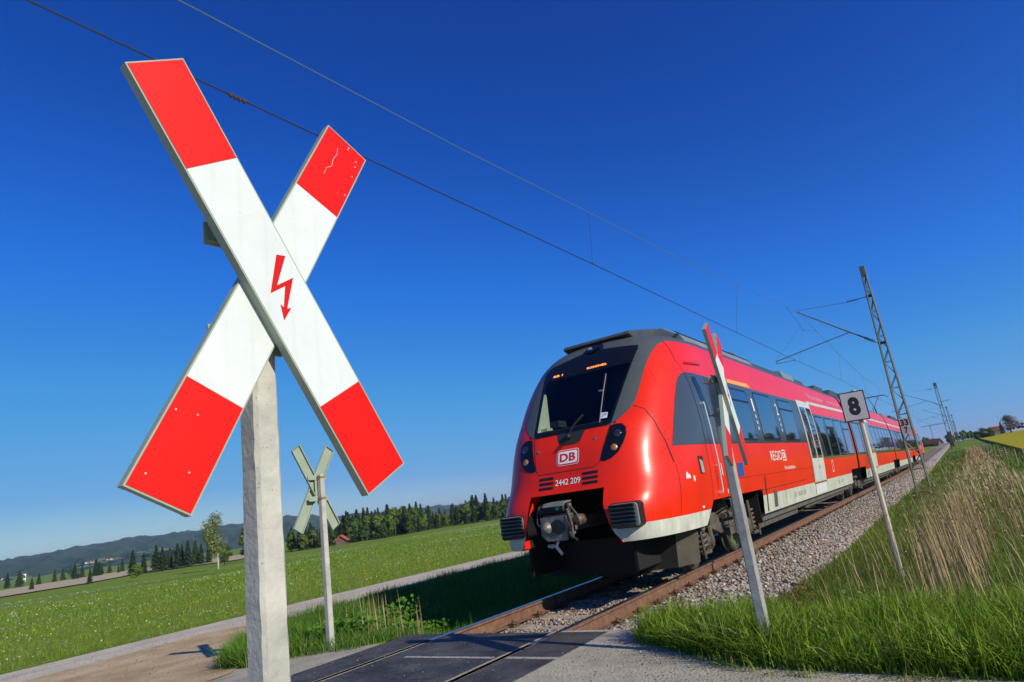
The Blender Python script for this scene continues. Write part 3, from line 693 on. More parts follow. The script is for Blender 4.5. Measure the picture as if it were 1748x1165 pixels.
mb = MB(); mb.box(ox-.20, ox+.20, 7.86, 8.02, .86, 1.14); mb.prism([(ox-.22, .88), (ox-.13, .80), (ox+.16, .80), (ox+.23, .92), (ox+.21, 1.12), (ox-.21, 1.12)], 7.80, 7.855, 'y'); mb.box(ox-.13, ox+.13, 8.02, 9.2, .90, 1.08)
cp = mb.build('coupler', CPL, train, bevel=.012)
mb = MB(); mb.lathe([(.095, 0), (.095, .02), (.075, .022), (.0, .024)][::-1], (ox+.06, 7.80, .985), (0, -1, 0), 18); mb.build('coupler_funnel', mat('funnel_dark', (.008, .009, .01), .4), cp, smooth=True)
mb = MB(); mb.lathe([(.085, 0), (.07, .05), (.035, .09), (.0, .10)], (ox-.11, 7.80, .975), (0, -1, 0), 16); mb.build('coupler_cone', mat('worn_steel', (.20, .19, .165), .5, metal=.4, var=.4, vscale=12), cp, smooth=True)
mb = MB(); pts = [(ox-.21, 7.84, 1.215), (ox+.16, 7.84, 1.215)]
for k in range(24):
    x = ox-.22+.4*k/24; mb.lathe([(.052, 0), (.062, .004), (.062, .011), (.052, .0165)], (x, 7.85, 1.215), (1, 0, 0), 12)
mb.build('bellows_roll', HOSE, cp, smooth=30)['kind'] = 'stuff'
mb = MB(); mb.prism([(7.76, 1.25), (7.80, 1.295), (8.0, 1.31), (8.0, 1.29), (7.81, 1.275), (7.775, 1.24)], ox-.12, ox+.20, 'x'); mb.build('coupler_cover', UNDG, cp)
mb = MB(); mb.lathe([(.0, 0), (.04, 0), (.04, .01), (.0, .012)], (ox+.10, 7.785, 1.235), (0, -1, .1), 12); mb.build('green_cap', mat('green_cap_paint', (.0, .22, .10), .4), cp, smooth=True)
mb = MB(); mb.lathe([(.05, 0), (.075, .03), (.075, .16), (.05, .2)], (ox+.30, 7.88, 1.04), (0, 1, 0), 14); mb.lathe([(.035, 0), (.035, .12)], (ox+.24, 7.86, 1.15), (0, 0, 1), 10); mb.tube([(ox+.22, 7.82, 1.20), (ox+.26, 7.82, 1.02), (ox+.25, 7.83, .84)], .02, 8)
mb.build('air_valve', mat('valve_brass_dirt', (.15, .11, .08), .5, metal=.5, var=.5, vscale=20), cp, smooth=True)
mb = MB(); mb.tube([(ox+.24, 7.85, 1.25), (ox+.34, 7.84, 1.12), (ox+.37, 7.86, .98)], .018, 8); mb.tube([(ox+.22, 7.8, .92), (ox+.26, 7.78, .84), (ox+.34, 7.77, .80)], .018, 8); mb.tube([(ox-.24, 7.83, 1.22), (ox-.26, 7.80, 1.05), (ox-.20, 7.8, .98)], .010, 8)
for k in range(5): mb.tube([(ox+.19+.012*k, 7.80, 1.12-.03*k), (ox+.24+.02*math.sin(k), 7.775, 1.0-.03*k), (ox+.20, 7.79, .86-.005*k)], .007, 6)
mb.build('hoses', HOSE, cp, smooth=True)['kind'] = 'stuff'
mb = MB(); mb.tube([(ox+.02, 7.83, .80), (ox-.01, 7.80, .74), (ox+.05, 7.77, .68), (ox+.09, 7.75, .64)], .022, 8); mb.build('release_lever', STEEL, cp, smooth=True)
mb = MB(); mb.box(ox-.2, ox-.1, 7.9, 7.93, .72, .76); mb.tube([(ox-.19, 7.9, .74), (ox-.10, 7.86, .72)], .014, 8); mb.build('cable_plug', mat('plug_pale', (.6, .55, .38), .5), cp)
mb = MB()
out = [(-1.28, 9.55), (-1.12, 9.1), (-.55, 8.95), (.55, 8.95), (1.12, 9.1), (1.28, 9.55)]
k0 = [(x, y, .70) for x, y in out]; k1 = [(x*.93, y+.10, .20) for x, y in out]; k2 = [(x*.93, y+.14, .20) for x, y in out]; k3 = [(x, y+.04, .70) for x, y in out]
vs = k0+k1+k2+k3; n = 6; plo = mat('plough_grey', (.075, .066, .05), .7, var=.3, vscale=4); psh = mat('plough_front_shade', (.012, .012, .012), .8)  # front segments near black: the shade under the nose is put into their colour
mb.v = vs
for i in range(n-1):
    for f in ((i, i+1, n+i+1, n+i), (n+i, n+i+1, 2*n+i+1, 2*n+i), (2*n+i, 2*n+i+1, 3*n+i+1, 3*n+i)): mb.f.append(f); mb.mi.append(0 if i in (0, 4) else 1)
mb.build('snow_plough', [plo, psh], train)
mb = MB(); mb.box(-1.3, 1.3, 9.45, 10.1, .66, .72); mb.build('cab_floor_pan', BAY, train)
# roof units
def slats(mb, y0, y1, rows, dy, sx):
    for a, za, xa in rows:
        y = y0
        while y < y1: mb.box(*sorted((sx*(xa-.03), sx*(xa+.035))), y, y+dy*.72, za-.012, za+.014); y += dy
RU = mat('roof_unit_grey', (.20, .22, .22), .5, var=.15, vscale=3); RUD = mat('roof_unit_dark', (.055, .065, .065), .5, var=.2, vscale=3)
mb = MB(); mb.prism([(9.98, 3.84), (10.05, 3.90), (11.3, 4.12), (11.7, 4.13), (11.7, 3.7), (10.4, 3.7)], -.66, .62, 'x'); mb.build('roof_fairing', RUD, train, bevel=.02)
ru = MB(); ru.prism([(-1.16, 3.70), (-1.08, 3.86), (-.76, 4.08), (.76, 4.08), (1.08, 3.86), (1.16, 3.70)], 11.2, 15.8, 'y'); r_ = ru.build('roof_unit', RU, train, bevel=.015)
mb = MB()
for s in (1, -1):
    for q in range(4):
        t = .12+.22*q; xa = 1.08-.32*t; za = 3.86+.22*t
        y = 11.05+.25*q
        while y < 15.6: mb.prism([(s*(xa+.022), za-.006), (s*(xa+.03), za+.004), (s*(xa-.012), za+.042), (s*(xa-.02), za+.032)], y, y+.42, 'y'); y += .50
mb.build('louvre_slots', mat('louvre_dark', (.02, .022, .024), .7), r_)['kind'] = 'stuff'
mb = MB(); mb.prism([(-.80, 3.8), (-.66, 4.22), (.66, 4.22), (.80, 3.8)], 15.9, 16.3, 'y'); mb.prism([(-1.0, 3.75), (-.8, 4.06), (.8, 4.06), (1.0, 3.75)], 16.3, 20.2, 'y'); mb.build('roof_unit', RUD, train, bevel=.02)
mb = MB(); mb.prism([(-.95, 3.76), (-.85, 4.12), (.85, 4.12), (.95, 3.76)], 20.4, 21.9, 'y'); mb.build('roof_unit', RU, train, bevel=.03)
mb = MB()
for k in range(3): mb.lathe([(.2, 0), (.2, .3), (.16, .34)], (.55-.5*k, 20.9, 3.86), (0, 0, 1), 14)
mb.prism([(-.95, 3.78), (-.85, 4.05), (.85, 4.05), (.95, 3.78)], 22.1, 23.4, 'y'); mb.build('roof_fan_box', RUD, train, bevel=.02)
mb = MB(); mb.prism([(25.2, 3.85), (25.5, 4.08), (27.1, 4.08), (27.2, 3.85)], -.9, .9, 'x'); mb.build('roof_unit', RUD, train, bevel=.02)

def windowed(side, y0, y1, z0, z1, hop=None, fr=.035, m=GLASSD):
    f = drape(rrect(y0, y1, z0, z1, .09), 'S', 'window', BLK, .0075, side, step=.25)
    if hop is None: drape(rrect(y0+fr, y1-fr, z0+fr, z1-fr, .07), 'S', 'pane', m, .0095, side, step=.25, parent=f)
    else:
        drape(rrect(y0+fr, y1-fr, z0+fr, hop-.02, .06), 'S', 'pane', m, .0095, side, step=.25, parent=f)
        drape(rrect(y0+fr, y1-fr, hop+.02, z1-fr, .05), 'S', 'pane', m, .0095, side, step=.25, parent=f)
    return f
def passenger_door(side, ya, yb, zb=.88, zt=3.04, flip=False, use=drape):
    fr_ = use(rrect(ya, yb, zb, zt, .05), 'S', 'passenger_door', WHT, .010, side, step=.2)
    ym = (ya+yb)/2
    for a, b in ((ya+.07, ym-.012), (ym+.012, yb-.07)):
        use([(a, zb+.05), (b, zb+.05), (b, zt-.10), (a, zt-.10)], 'S', 'door_leaf', MATS['door_leaf_white'], .015, side, step=.3, parent=fr_)
        use(rrect(a+.07, b-.07, 1.50, zt-.18, .05), 'S', 'door_window', GLASSD, .019, side, step=.3, parent=fr_)
    use([(ym-.012, zb+.05), (ym+.012, zb+.05), (ym+.012, zt-.1), (ym-.012, zt-.1)], 'S', 'door_seal', BLK, .013, side, step=.3, parent=fr_)
    use([(ya, zb-.012), (yb, zb-.012), (yb, zb+.018), (ya, zb+.018)], 'S', 'door_sill', mat('reddish_sill', (.25, .07, .04), .6), .022, side, step=.3, parent=fr_)
    b_ = use(rrect(ym-.05+.1, ym+.01+.1, 1.22, 1.30, .02), 'S', 'door_button', mat('button_grey', (.12, .12, .12), .4), .018, side, step=.3, parent=fr_)
    return fr_
mat('door_leaf_white', (.66, .68, .64), .3, coat=.3)
for s in (1, -1):
    band = [(9.04,1.85),(12,1.87),(18.42,1.91),(18.42,3.0),(12,3.0),(10.4,3.015),(10.12,3.01),(9.94,2.98),(9.80,2.91),(9.68,2.80),(9.49,2.57),(9.25,2.21)]
    drape(band if s > 0 else band[::-1], 'S', 'side_window_band', BAND, .005, s, step=.12)
    drape(rrect(20.22, 27.15, 1.46, 2.74, .04), 'S', 'side_window_band', BAND, .005, s, step=.3)
    windowed(s, 11.95, 13.42, 1.93, 2.92, 2.68); windowed(s, 13.90, 15.42, 1.93, 2.94); windowed(s, 16.02, 17.52, 1.93, 2.92, 2.68)
    windowed(s, 20.45, 21.7, 1.52, 2.68); windowed(s, 22.0, 23.4, 1.52, 2.68, 2.4); windowed(s, 23.7, 25.1, 1.52, 2.68); windowed(s, 25.4, 26.8, 1.52, 2.68, 2.4)
    passenger_door(s, 18.42, 20.18)
    # driver's door
    SG = mat('dark_gap', (.03, .012, .012), .7)
    cdr = line([(10.05, 3.0), (10.10, 2.6), (10.13, 2.2), (10.12, 1.05)], 'S', .014, 'cab_door', SG, .0085, s)
    line([(10.92, 3.0), (10.92, 1.02)], 'S', .014, 'door_gap', SG, .0085, s, parent=cdr)
    dw = drape([(10.24, 2.94), (10.36, 2.94), (10.74, 2.36), (10.74, 2.30), (10.66, 2.28), (10.58, 2.33), (10.24, 2.86)], 'S', 'cab_door_window', BLK, .010, s, parent=cdr) if False else drape([(10.25, 2.93), (10.33, 2.96), (10.42, 2.94), (10.50, 2.80), (10.66, 2.42), (10.66, 2.33), (10.60, 2.29), (10.51, 2.32), (10.40, 2.55), (10.25, 2.86)], 'S', 'cab_door_window', BLKG, .011, s, parent=cdr)
    for yy in (10.13, 10.86):
        mb = MB(); x_ = lambda z: s*(float(np.interp(z, PZ, PW))+.07)
        mb.tube([(x_(z), yy+.16+(.09*(2.5-z)), z) for z in (1.12, 1.6, 2.1, 2.50)], .014, 8)
        for z in (1.12, 2.50): mb.box(*sorted((s*(abs(x_(z))-.09), x_(z))), yy+.16+(.09*(2.5-z))-.02, yy+.16+(.09*(2.5-z))+.02, z-.02, z+.02)
        mb.build('grab_rail', CHROME, train, smooth=True)
    mb = MB(); mb.tube([(s*1.46, 10.42, 1.52), (s*1.54, 10.44, 1.54), (s*1.54, 10.44, 1.36), (s*1.46, 10.42, 1.34)], .011, 6); mb.build('door_handle', CHROME, train, smooth=True)
    line([(10.18, 3.60), (10.0, 3.22), (10.05, 3.0)], 'S', .010, 'body_seam', SEAM, .007, s)
    line([(s*.94, 2.50), (s*1.087, 2.424), (s*1.194, 2.237), (s*1.292, 1.924), (s*1.345, 1.62)], 'F', .009, 'body_seam', SEAM, .004); line([(9.0, 1.60), (8.98, 1.4), (8.85, .92)], 'S', .008, 'body_seam', SEAM, .004, s)
    line([(12.9, 1.0), (17.4, 1.02)], 'S', .010, 'body_seam', SEAM, .004, s); line([(11.0, 1.28), (18.4, 1.28)], 'S', .006, 'body_seam', SEAM, .004, s)
    drape([(13.35, .6), (13.42, .6), (13.42, 1.25), (13.35, 1.25)], 'S', 'vertical_rubbing_strip', mat('strip_dark', (.10, .03, .03), .5), .008, s)
    drape([(13.95, .63), (14.2, .63), (14.2, .95), (13.95, .95)], 'S', 'vent_grating', UND, .007, s)
    line([(15.05, 1.02), (15.05, .60)], 'S', .012, 'skirt_seam', SG, .005, s)
    # small recess step at the nose side
    if True:
        rc = drape(rrect(9.66, 9.86, 1.42, 1.68, .02), 'S', 'step_recess', mat('recess_dark', (.05, .01, .01), .6), .004, s); drape([(9.72, 1.44), (9.84, 1.43), (9.82, 1.60), (9.70, 1.64)], 'S', 'recess_flap', mat('flap_grey', (.34, .35, .35), .4), .008, s, parent=rc)
    for yy, zz, ww, hh in ((9.22, 1.38, .14, .10), (9.40, 1.33, .05, .08), (10.9, 1.07, .04, .07), (9.62, .94, .08, .03)): 
        v = [(yy-ww/2, zz), (yy+ww/2, zz), (yy+ww/2*.8, zz+hh*.6), (yy+.01, zz+hh*.55), (yy, zz+hh), (yy-ww/2*.6, zz+hh*.7)] if ww > .1 else rrect(yy-ww/2, yy+ww/2, zz, zz+hh, .01)
        drape(v, 'S', 'white_marking', WTXT, .006, s, step=.05)
    drape(rrect(11.62, 11.98, 1.30, 1.54, .01), 'S', 'blue_plate', mat('blue_plate_paint', (.01, .09, .35), .4), .006, s)
    # lettering
    fl = (lambda a, b: (a, b)) if s > 0 else (lambda a, b: (b, a))
    a, b = fl(14.13, 15.10); dtext('REGIO', 'S', a, b, 1.525, 1.72, WTXT, .007, s, bold=0)
    drape(rrect(15.16, 15.54, 1.505, 1.735, .04), 'S', 'emblem_outline', WTXT, .006, s, holes=[[(p[0], p[1]) for p in rrect(15.18, 15.52, 1.525, 1.715, .03)]], step=.05)
    a, b = fl(15.22, 15.48); dtext('DB', 'S', a, b, 1.555, 1.685, WTXT, .007, s, bold=.03)
    a, b = fl(15.18, 16.30); dtext('Werdenfelsbahn', 'S', a, b, 1.315, 1.395, WTXT, .007, s, bold=.005)
    for ch, y_ in (('1', 13.66), ('2', 15.74)):
        a, b = fl(y_-.05-.04*(ch == '2'), y_+.05+.04*(ch == '2')); dtext(ch, 'S', a, b, 2.52, 2.78, WTXT, .012, s, bold=.0)
        for q in range(3): drape(rrect(y_-.06, y_+.06, 2.38-.12*q, 2.45-.12*q, .02), 'S', 'pictogram', mat('pictogram_pale', (.35, .40, .52), .5), .012, s, step=.1)
    drape([(12.30, 3.005), (13.92, 3.02), (13.78, 3.10), (12.30, 3.085)], 'S', 'yellow_stripe', YEL, .006, s)
    drape([(20.0, 3.0), (27.26, 3.05), (27.26, 3.14), (20.0, 3.09)], 'S', 'white_stripe', WHT, .006, s, step=.2)
    a, b = fl(20.6, 23.2); dtext('Für uns daheim', 'S', a, b, 3.22, 3.38, PALETXT, .006, s); a, b = fl(24.1, 27.0); dtext('unterwegs in Bayern', 'S', a, b, 3.24, 3.38, PALETXT, .006, s)
    drape(rrect(21.45, 21.75, 1.06, 1.40, .1), 'S', 'bicycle_pictogram', WTXT, .006, s, holes=[rrect(21.48, 21.72, 1.09, 1.37, .08)], step=.05)
    for y_ in (15.9, 16.3, 16.6, 16.95, 22.3, 23.0): drape(rrect(y_, y_+.22, .70, .80, .01), 'S', 'data_panel', mat('stencil_grey', (.36, .36, .32), .6), .006, s, step=.2)
    drape(rrect(18.5, 20.1, .60, .84, .01), 'S', 'folding_step', mat('step_white', (.60, .63, .62), .5), .009, s, step=.3)
    drape([(10.2, 3.16), (10.95, 3.20), (10.95, 3.235), (10.2, 3.195)], 'S', 'rain_gutter', mat('gutter_red', (.45, .008, .006), .4), .02, s)
mb = MB()
mb.prism([(-1.30, .58), (-1.22, .42), (1.22, .42), (1.30, .58)], 13.2, 25.3, 'y'); mb.build('underframe', UNDG, train)
mb = MB(); mb.box(-1.15, 1.15, 13.4, 17, .30, .42); mb.box(-1.15, 1.15, 18, 24.5, .33, .42); mb.build('underfloor_equipment', UND, train)
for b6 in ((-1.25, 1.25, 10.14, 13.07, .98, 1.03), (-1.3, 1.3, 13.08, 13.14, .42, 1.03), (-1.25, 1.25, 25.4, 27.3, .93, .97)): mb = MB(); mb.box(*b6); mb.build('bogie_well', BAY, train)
# bogies
WHEEL = mat('wheel_steel', (.07, .075, .06), .5, metal=.3, var=.3); WGREEN = mat('wheel_disc_green', (.10, .14, .05), .6, var=.3, vscale=6)
def bogie(yc, wb, lead=False):
    b = MB()
    for s in (1, -1):
        b.prism([(yc-wb/2-.45, .62), (yc-wb/2-.3, .78), (yc-.6, .80), (yc-.4, .66), (yc+.4, .66), (yc+.6, .80), (yc+wb/2+.3, .78), (yc+wb/2+.45, .62), (yc+wb/2-.3, .55), (yc+.5, .45), (yc-.5, .45), (yc-wb/2+.3, .55)], *sorted((s*.98, s*1.12)), 'x')
        fr_ = b.build('bogie_frame', UND, train, bevel=.02); b = MB()
    for yw in (yc-wb/2, yc+wb/2):
        for s in (1, -1):
            mb = MB(); mb.lathe([(.1, -.07), (.40, -.07), (.42, -.05), (.42, .03), (.455, .05), (.455, .07), (.1, .07)][::-1] if s > 0 else [(.1, .07), (.40, .07), (.42, .05), (.42, -.03), (.455, -.05), (.455, -.07), (.1, -.07)], (s*.75, yw, .42), (-1, 0, 0), 30)
            wh = mb.build('wheel', WHEEL, train, smooth=35)
            mb = MB(); mb.lathe([(.33, 0), (.28, .012), (.12, .03), (.10, .06), (.0, .062)], (s*.822, yw, .42), (s, 0, 0), 24); mb.build('wheel_disc', WGREEN, wh, smooth=35)
            mb = MB(); mb.lathe([(.13, 0), (.15, .02), (.15, .2), (.10, .24)], (s*.93, yw, .42), (s, 0, 0), 14); mb.prism([(yw-.2, .34), (yw+.2, .34), (yw+.14, .58), (yw-.14, .58)], *sorted((s*.94, s*1.10)), 'x'); mb.build('axle_box', UND, wh, bevel=.01)
            dr = -1 if yw < yc else 1
            mb = MB(); pts = []
            for k in range(60): t = k/60*5.5*2*PI; pts.append((s*1.06+.10*math.cos(t), yw+dr*.28+.10*math.sin(t), .30+.42*k/60))
            mb.tube(pts, .020, 6); mb.build('coil_spring', mat('spring_dust', (.13, .10, .08), .7), wh, smooth=True)
            mb = MB(); mb.tube([(s*1.16, yw+dr*.05, .35), (s*1.16, yw+dr*.05, .62)], .045, 8); mb.tube([(s*1.16, yw+dr*.05, .6), (s*1.16, yw+dr*.05, .86)], .032, 8); mb.tube([(s*1.17, yw+dr*.46, .20), (s*1.18, yw+dr*.52, .6), (s*1.15, yw+dr*.40, .86)], .022, 6)
            mb.box(*sorted((s*.98, s*1.17)), yw+dr*.28-.16, yw+dr*.28+.16, .25, .30); mb.build('damper', UND, wh, smooth=True)
        mb = MB(); mb.lathe([(.08, 0), (.08, 1.4)], (-.7, yw, .42), (1, 0, 0), 10); mb.build('axle', UND, train)
    mb = MB()
    for s in (1, -1):
        mb.lathe([(.17, 0), (.19, .05), (.19, .11), (.17, .14), (.19, .17), (.19, .24), (.17, .3)], (s*.95, yc, .66), (0, 0, 1), 16); mb.tube([(s*1.20, yc-.5, .72), (s*1.20, yc+.45, .70)], .05, 8); mb.tube([(s*1.22, yc+.3, .30), (s*1.2, yc+.6, .80)], .03, 8); mb.box(*sorted((s*1.0, s*1.2)), yc-.3, yc+.3, .40, .52)
        mb.tube([(s*1.1, yc-.4, .55), (s*1.16, yc-.2, .35), (s*1.12, yc+.1, .5), (s*1.17, yc+.35, .6)], .015, 6)
    mb.build('suspension', UND, fr_, smooth=40)['kind'] = 'stuff'
bogie(11.62, 2.3, True)
mb = MB()
for y_ in (11.15, 11.55): mb.tube([(1.30, y_-.25, 1.0), (1.36, y_, .98), (1.36, y_+.04, .42)], .02, 6); mb.tube([(-1.30, y_-.25, 1.0), (-1.36, y_, .98), (-1.36, y_+.04, .42)], .02, 6)
for z in (.95, .68, .44): mb.tube([(1.36, 11.15, z), (1.36, 11.59, z)], .014, 6); mb.tube([(-1.36, 11.15, z), (-1.36, 11.59, z)], .014, 6)
mb.build('access_ladder', GALV, train, smooth=True)
bogie(27.4, 2.2)
mb = MB(); mb.prism([(-1.30, 1.05), (-1.33, 3.4), (-.95, 3.8), (.95, 3.8), (1.33, 3.4), (1.30, 1.05)], 27.25, 27.75, 'y')
for k in range(4): mb.prism([(-1.34, 1.02), (-1.37, 3.42), (-.97, 3.85), (.97, 3.85), (1.37, 3.42), (1.34, 1.02)], 27.30+.11*k, 27.34+.11*k, 'y')
mb.build('gangway_bellows', BLK, train)

# centre cars
END = list(train.children)
def car_rows(y0, y1): return [y0, y0+1.75, y1-1.75, y1]
def mid_car(y0, y1):
    mb = MB(); ys_ = car_rows(y0, y1); prof = [(w_, z) for z, w_ in zip(PZ, PW) if w_ > .01]; prof = [(x, z) for x, z in prof]+[(0, 4.0)]
    prof = prof+[(-x, z) for x, z in prof[::-1][1:]]; n = len(prof)
    for y in ys_: mb.v += [(x, y, z) for x, z in prof]
    for i in range(len(ys_)-1):
        for k in range(n-1):
            za, zb = prof[k][1], prof[k+1][1]; zt = max(za, zb)
            if i != 1 and zt <= 1.021: continue
            mb.f.append((i*n+k, (i+1)*n+k, (i+1)*n+k+1, i*n+k+1)); mb.mi.append(1 if zt <= .901 else (2 if min(za, zb) >= 3.62 else 0))
    for i in (0, len(ys_)-1): mb.f.append(tuple(range(i*n, i*n+n))); mb.mi.append(3)
    return mb.build('carriage_body', [RED, WHT, DGREY, BLK], train, smooth=35)
YS = 0
def flat_side(poly, view, name, m, off, side, step=.3, parent=None):
    """panel on the straight side of a centre car (same outline language as drape)"""
    zs = sorted(set([p[1] for p in poly]+[z for z in PZ if min(p[1] for p in poly) < z < max(p[1] for p in poly)]))
    E = [(i, (i+1) % len(poly)) for i in range(len(poly))]; ex = [Vector(p) for p in poly]; ylo = min(p[0] for p in poly); yhi = max(p[0] for p in poly)
    PP = [tuple(p) for p in poly]
    for z in zs[1:-1]:
        for y in (ylo+.02, yhi-.02):
            if inpoly(y, z, PP): ex.append(Vector((y, z)))
    vo, eo, fo, *_ = delaunay_2d_cdt(ex, E, [], 1, 1e-6); mb = MB()
    mb.add([(side*(float(np.interp(v.y, PZ, PW))+off), v.x, v.y) for v in vo], fo); o = mb.build(name, m, parent or train, fixn=False)
    if o.data.polygons and o.data.polygons[0].normal.x*side < 0: o.data.flip_normals()
    return o
A0, A1 = 27.75, 44.45
mid_car(A0, A1)
for s in (1, -1):
    def fs(poly, view, name, m, off, side, step=.3, parent=None, **k): return flat_side(poly, view, name, m, off, side, step, parent)
    for a, b in ((A0+.1, 32.3), (34.05, A1-.1)):
        flat_side([(a, 1.46), (b, 1.46), (b, 2.0), (b, 2.5), (b, 2.79), (a, 2.79), (a, 2.5), (a, 2.0)], 'S', 'side_window_band', BAND, .006, s)
        n_ = int((b-a-.1)/1.55); wd = (b-a-.1)/n_
        for k in range(n_):
            y0 = a+.05+wd*k+.09; y1 = y0+wd-.18
            f = flat_side([(y0, 1.52), (y1, 1.52), (y1, 2.73), (y0, 2.73)], 'S', 'window', BLK, .009, s); flat_side([(y0+.04, 1.56), (y1-.04, 1.56), (y1-.04, 2.69), (y0+.04, 2.69)], 'S', 'pane', GLASSD, .011, s, parent=f)
    passenger_door(s, 32.3, 34.05, .88, 3.04, use=fs)
    flat_side([(A0, 3.05), (A1, 3.05), (A1, 3.14), (A0, 3.14)], 'S', 'white_stripe', WHT, .006, s)
    flat_side([(30, .66), (30.6, .66), (30.6, .8), (30, .8)], 'S', 'data_panel', MATS['stencil_grey'], .006, s)
mb = MB(); mb.prism([(-1.30, .58), (-1.22, .42), (1.22, .42), (1.30, .58)], A0+1.8, A1-1.8, 'y'); mb.build('underframe', UNDG, train)
mb = MB(); mb.box(-1.25, 1.25, A0, A0+1.75, .93, .97); mb.box(-1.25, 1.25, A1-1.75, A1, .93, .97); mb.box(-1.1, 1.1, A0+2, A1-2.4, .3, .42); mb.build('underfloor_equipment', UND, train)
mb = MB(); mb.prism([(28.2, 3.85), (28.5, 4.12), (33.5, 4.12), (33.8, 3.85)], -.95, .95, 'x'); mb.build('roof_unit', RUD, train, bevel=.02)
mb = MB(); mb.prism([(35.5, 3.85), (35.7, 4.05), (39.5, 4.05), (39.8, 3.85)], -.9, .9, 'x'); mb.build('roof_unit', RU, train, bevel=.02)
MIDS = [o for o in train.children if o not in END]
def spin(objs):
    for o in objs:
        c = o.copy(); C.objects.link(c); c.parent = train; c.rotation_euler.z = PI
        for g in o.children:
            d = g.copy(); C.objects.link(d); d.parent = c
spin(END); spin(MIDS)
bogie(44.7, 2.2)
mb = MB(); mb.prism([(-1.30, 1.05), (-1.33, 3.4), (-.95, 3.8), (.95, 3.8), (1.33, 3.4), (1.30, 1.05)], 44.44, 44.96, 'y'); mb.build('gangway_bellows', BLK, train)
# pantograph
mb = MB(); py_ = 58.0
for s in (1, -1): mb.tube([(s*.35, py_-.7, 4.05), (s*.35, py_+.9, 4.05)], .03, 6); mb.lathe([(.07, 0), (.05, .03), (.07, .06), (.05, .09), (.07, .12)], (s*.35, py_, 3.93), (0, 0, 1), 8)
mb.tube([(-.35, py_+.8, 4.07), (.35, py_+.8, 4.07)], .05, 8); mb.tube([(0, py_+.8, 4.1), (0, py_-.9, 4.95)], .045, 8); mb.tube([(-.22, py_+.8, 4.07), (-.12, py_-.9, 4.95)], .02, 6)
mb.tube([(0, py_-.95, 4.95), (.35, py_+.35, 5.80)], .028, 8); mb.tube([(0, py_-.95, 4.95), (-.35, py_+.35, 5.80)], .028, 8)
for q in (-.12, .16): mb.tube([(-.98, py_+.35+q, 5.68), (-.72, py_+.35+q, 5.86), (.72, py_+.35+q, 5.86), (.98, py_+.35+q, 5.68)], .03, 6)
mb.build('pantograph', LATT, train, smooth=True)

# ------------------------------------------------------------------ overhead line
def hang(p, q, n, sag):
    p = Vector(p); q = Vector(q); out = []
    for i in range(n+1):
        t = i/n; v = p.lerp(q, t); v.z -= sag*4*t*(1-t); out.append(v)
    return out
MY = [30, 90, 150, 210, 270]      # masts
ohl = thing('overhead_line', (0, 30, 5.7), 'overhead contact wire and carrier wire with droppers above the track', 'overhead line')
cwp = [(0, -25, 5.2), (0, 1.57, 5.25), (0, 10.3, 5.37), (-.13, 20, 5.57), (-.26, 30, 5.78), (-.05, 42, 5.85), (0, 58, 5.89), (.2, 90, 5.75+zr(90)), (-.2, 150, 5.6+zr(150)), (.2, 210, 5.6+zr(210)), (-.2, 270, 5.6+zr(270))]
mb = MB(); mb.tube(cwp[:3]+cwp[3:], [.0075]*6+[.012]*5, 6); mb.build('contact_wire', WIRE, ohl, smooth=True)
cat = [(0, -25, 6.6), (0, -10, 6.1), (0, 2.69, 5.99), (.05, 6.5, 6.13), (.1, 10.5, 6.37), (.12, 15.5, 6.68), (.2, 20.6, 7.05), (.25, 25.5, 7.45), (.27, 30, 7.80), (.2, 35, 7.72), (.15, 42.5, 7.35), (.1, 54, 7.0), (.1, 66, 7.1), (.2, 78, 7.5), (.3, 90, 7.4+zr(90))]
for a in MY[1:-1]: cat += [Vector(v) for v in hang((.2, a, 7.4+zr(a)), (.2, a+60, 7.4+zr(a+60)), 6, 1.0)][1:]
mb = MB(); mb.tube(cat, [.006]*9+[.009]*(len(cat)-9), 5); mb.build('carrier_wire', WIREG, ohl, smooth=True)
def ip(P, y): return [float(np.interp(y, [p[1] for p in P], [p[k] for p in P])) for k in (0, 2)]
for y in (10.4, 20.4, 42.0, 53.5, 64, 74, 100, 112, 125, 138, 165, 180, 195):
    a = ip(cwp, y); b = ip(cat, y); mb = MB(); mb.tube([(a[0], y, a[1]), (b[0], y, b[1])], .0035 if y < 60 else .005, 5); mb.tube([(a[0], y-.03, a[1]+.01), (a[0], y+.03, a[1]+.01)], .012, 6); mb.build('dropper', WIRE, ohl)
sx = [(.27, 27.9, 7.60), (.2, 30.5, 7.25), (.15, 31.3, 7.20), (.2, 34.8, 7.68)]
mb = MB(); mb.tube(sx, .005, 5); mb.tube([(.15, 31.3, 7.20), (-.24, 30.8, 5.79)], .0035, 5); mb.tube([(.2, 30.5, 7.25), (-1.0, 30, 5.93)], .003, 5)
for p in sx: mb.lathe([(.0, -.02), (.022, -.02), (.022, .02), (.0, .02)], p, (0, 1, 0), 6)
mb.build('stitch_wire', WIRE, ohl)
mb = MB()
for k in range(4): mb.lathe([(.010, 0), (.019, .006), (.019, .018), (.010, .024)], (0, 3.16+.045*k, 5.262+.0006*k), (0, 1, 0), 8)
mb.tube([(0, 3.13, 5.275), (0, 3.36, 5.28)], .012, 6)
mb.build('splice_clamp', mat('splice_rust', (.07, .035, .02), .6), ohl)

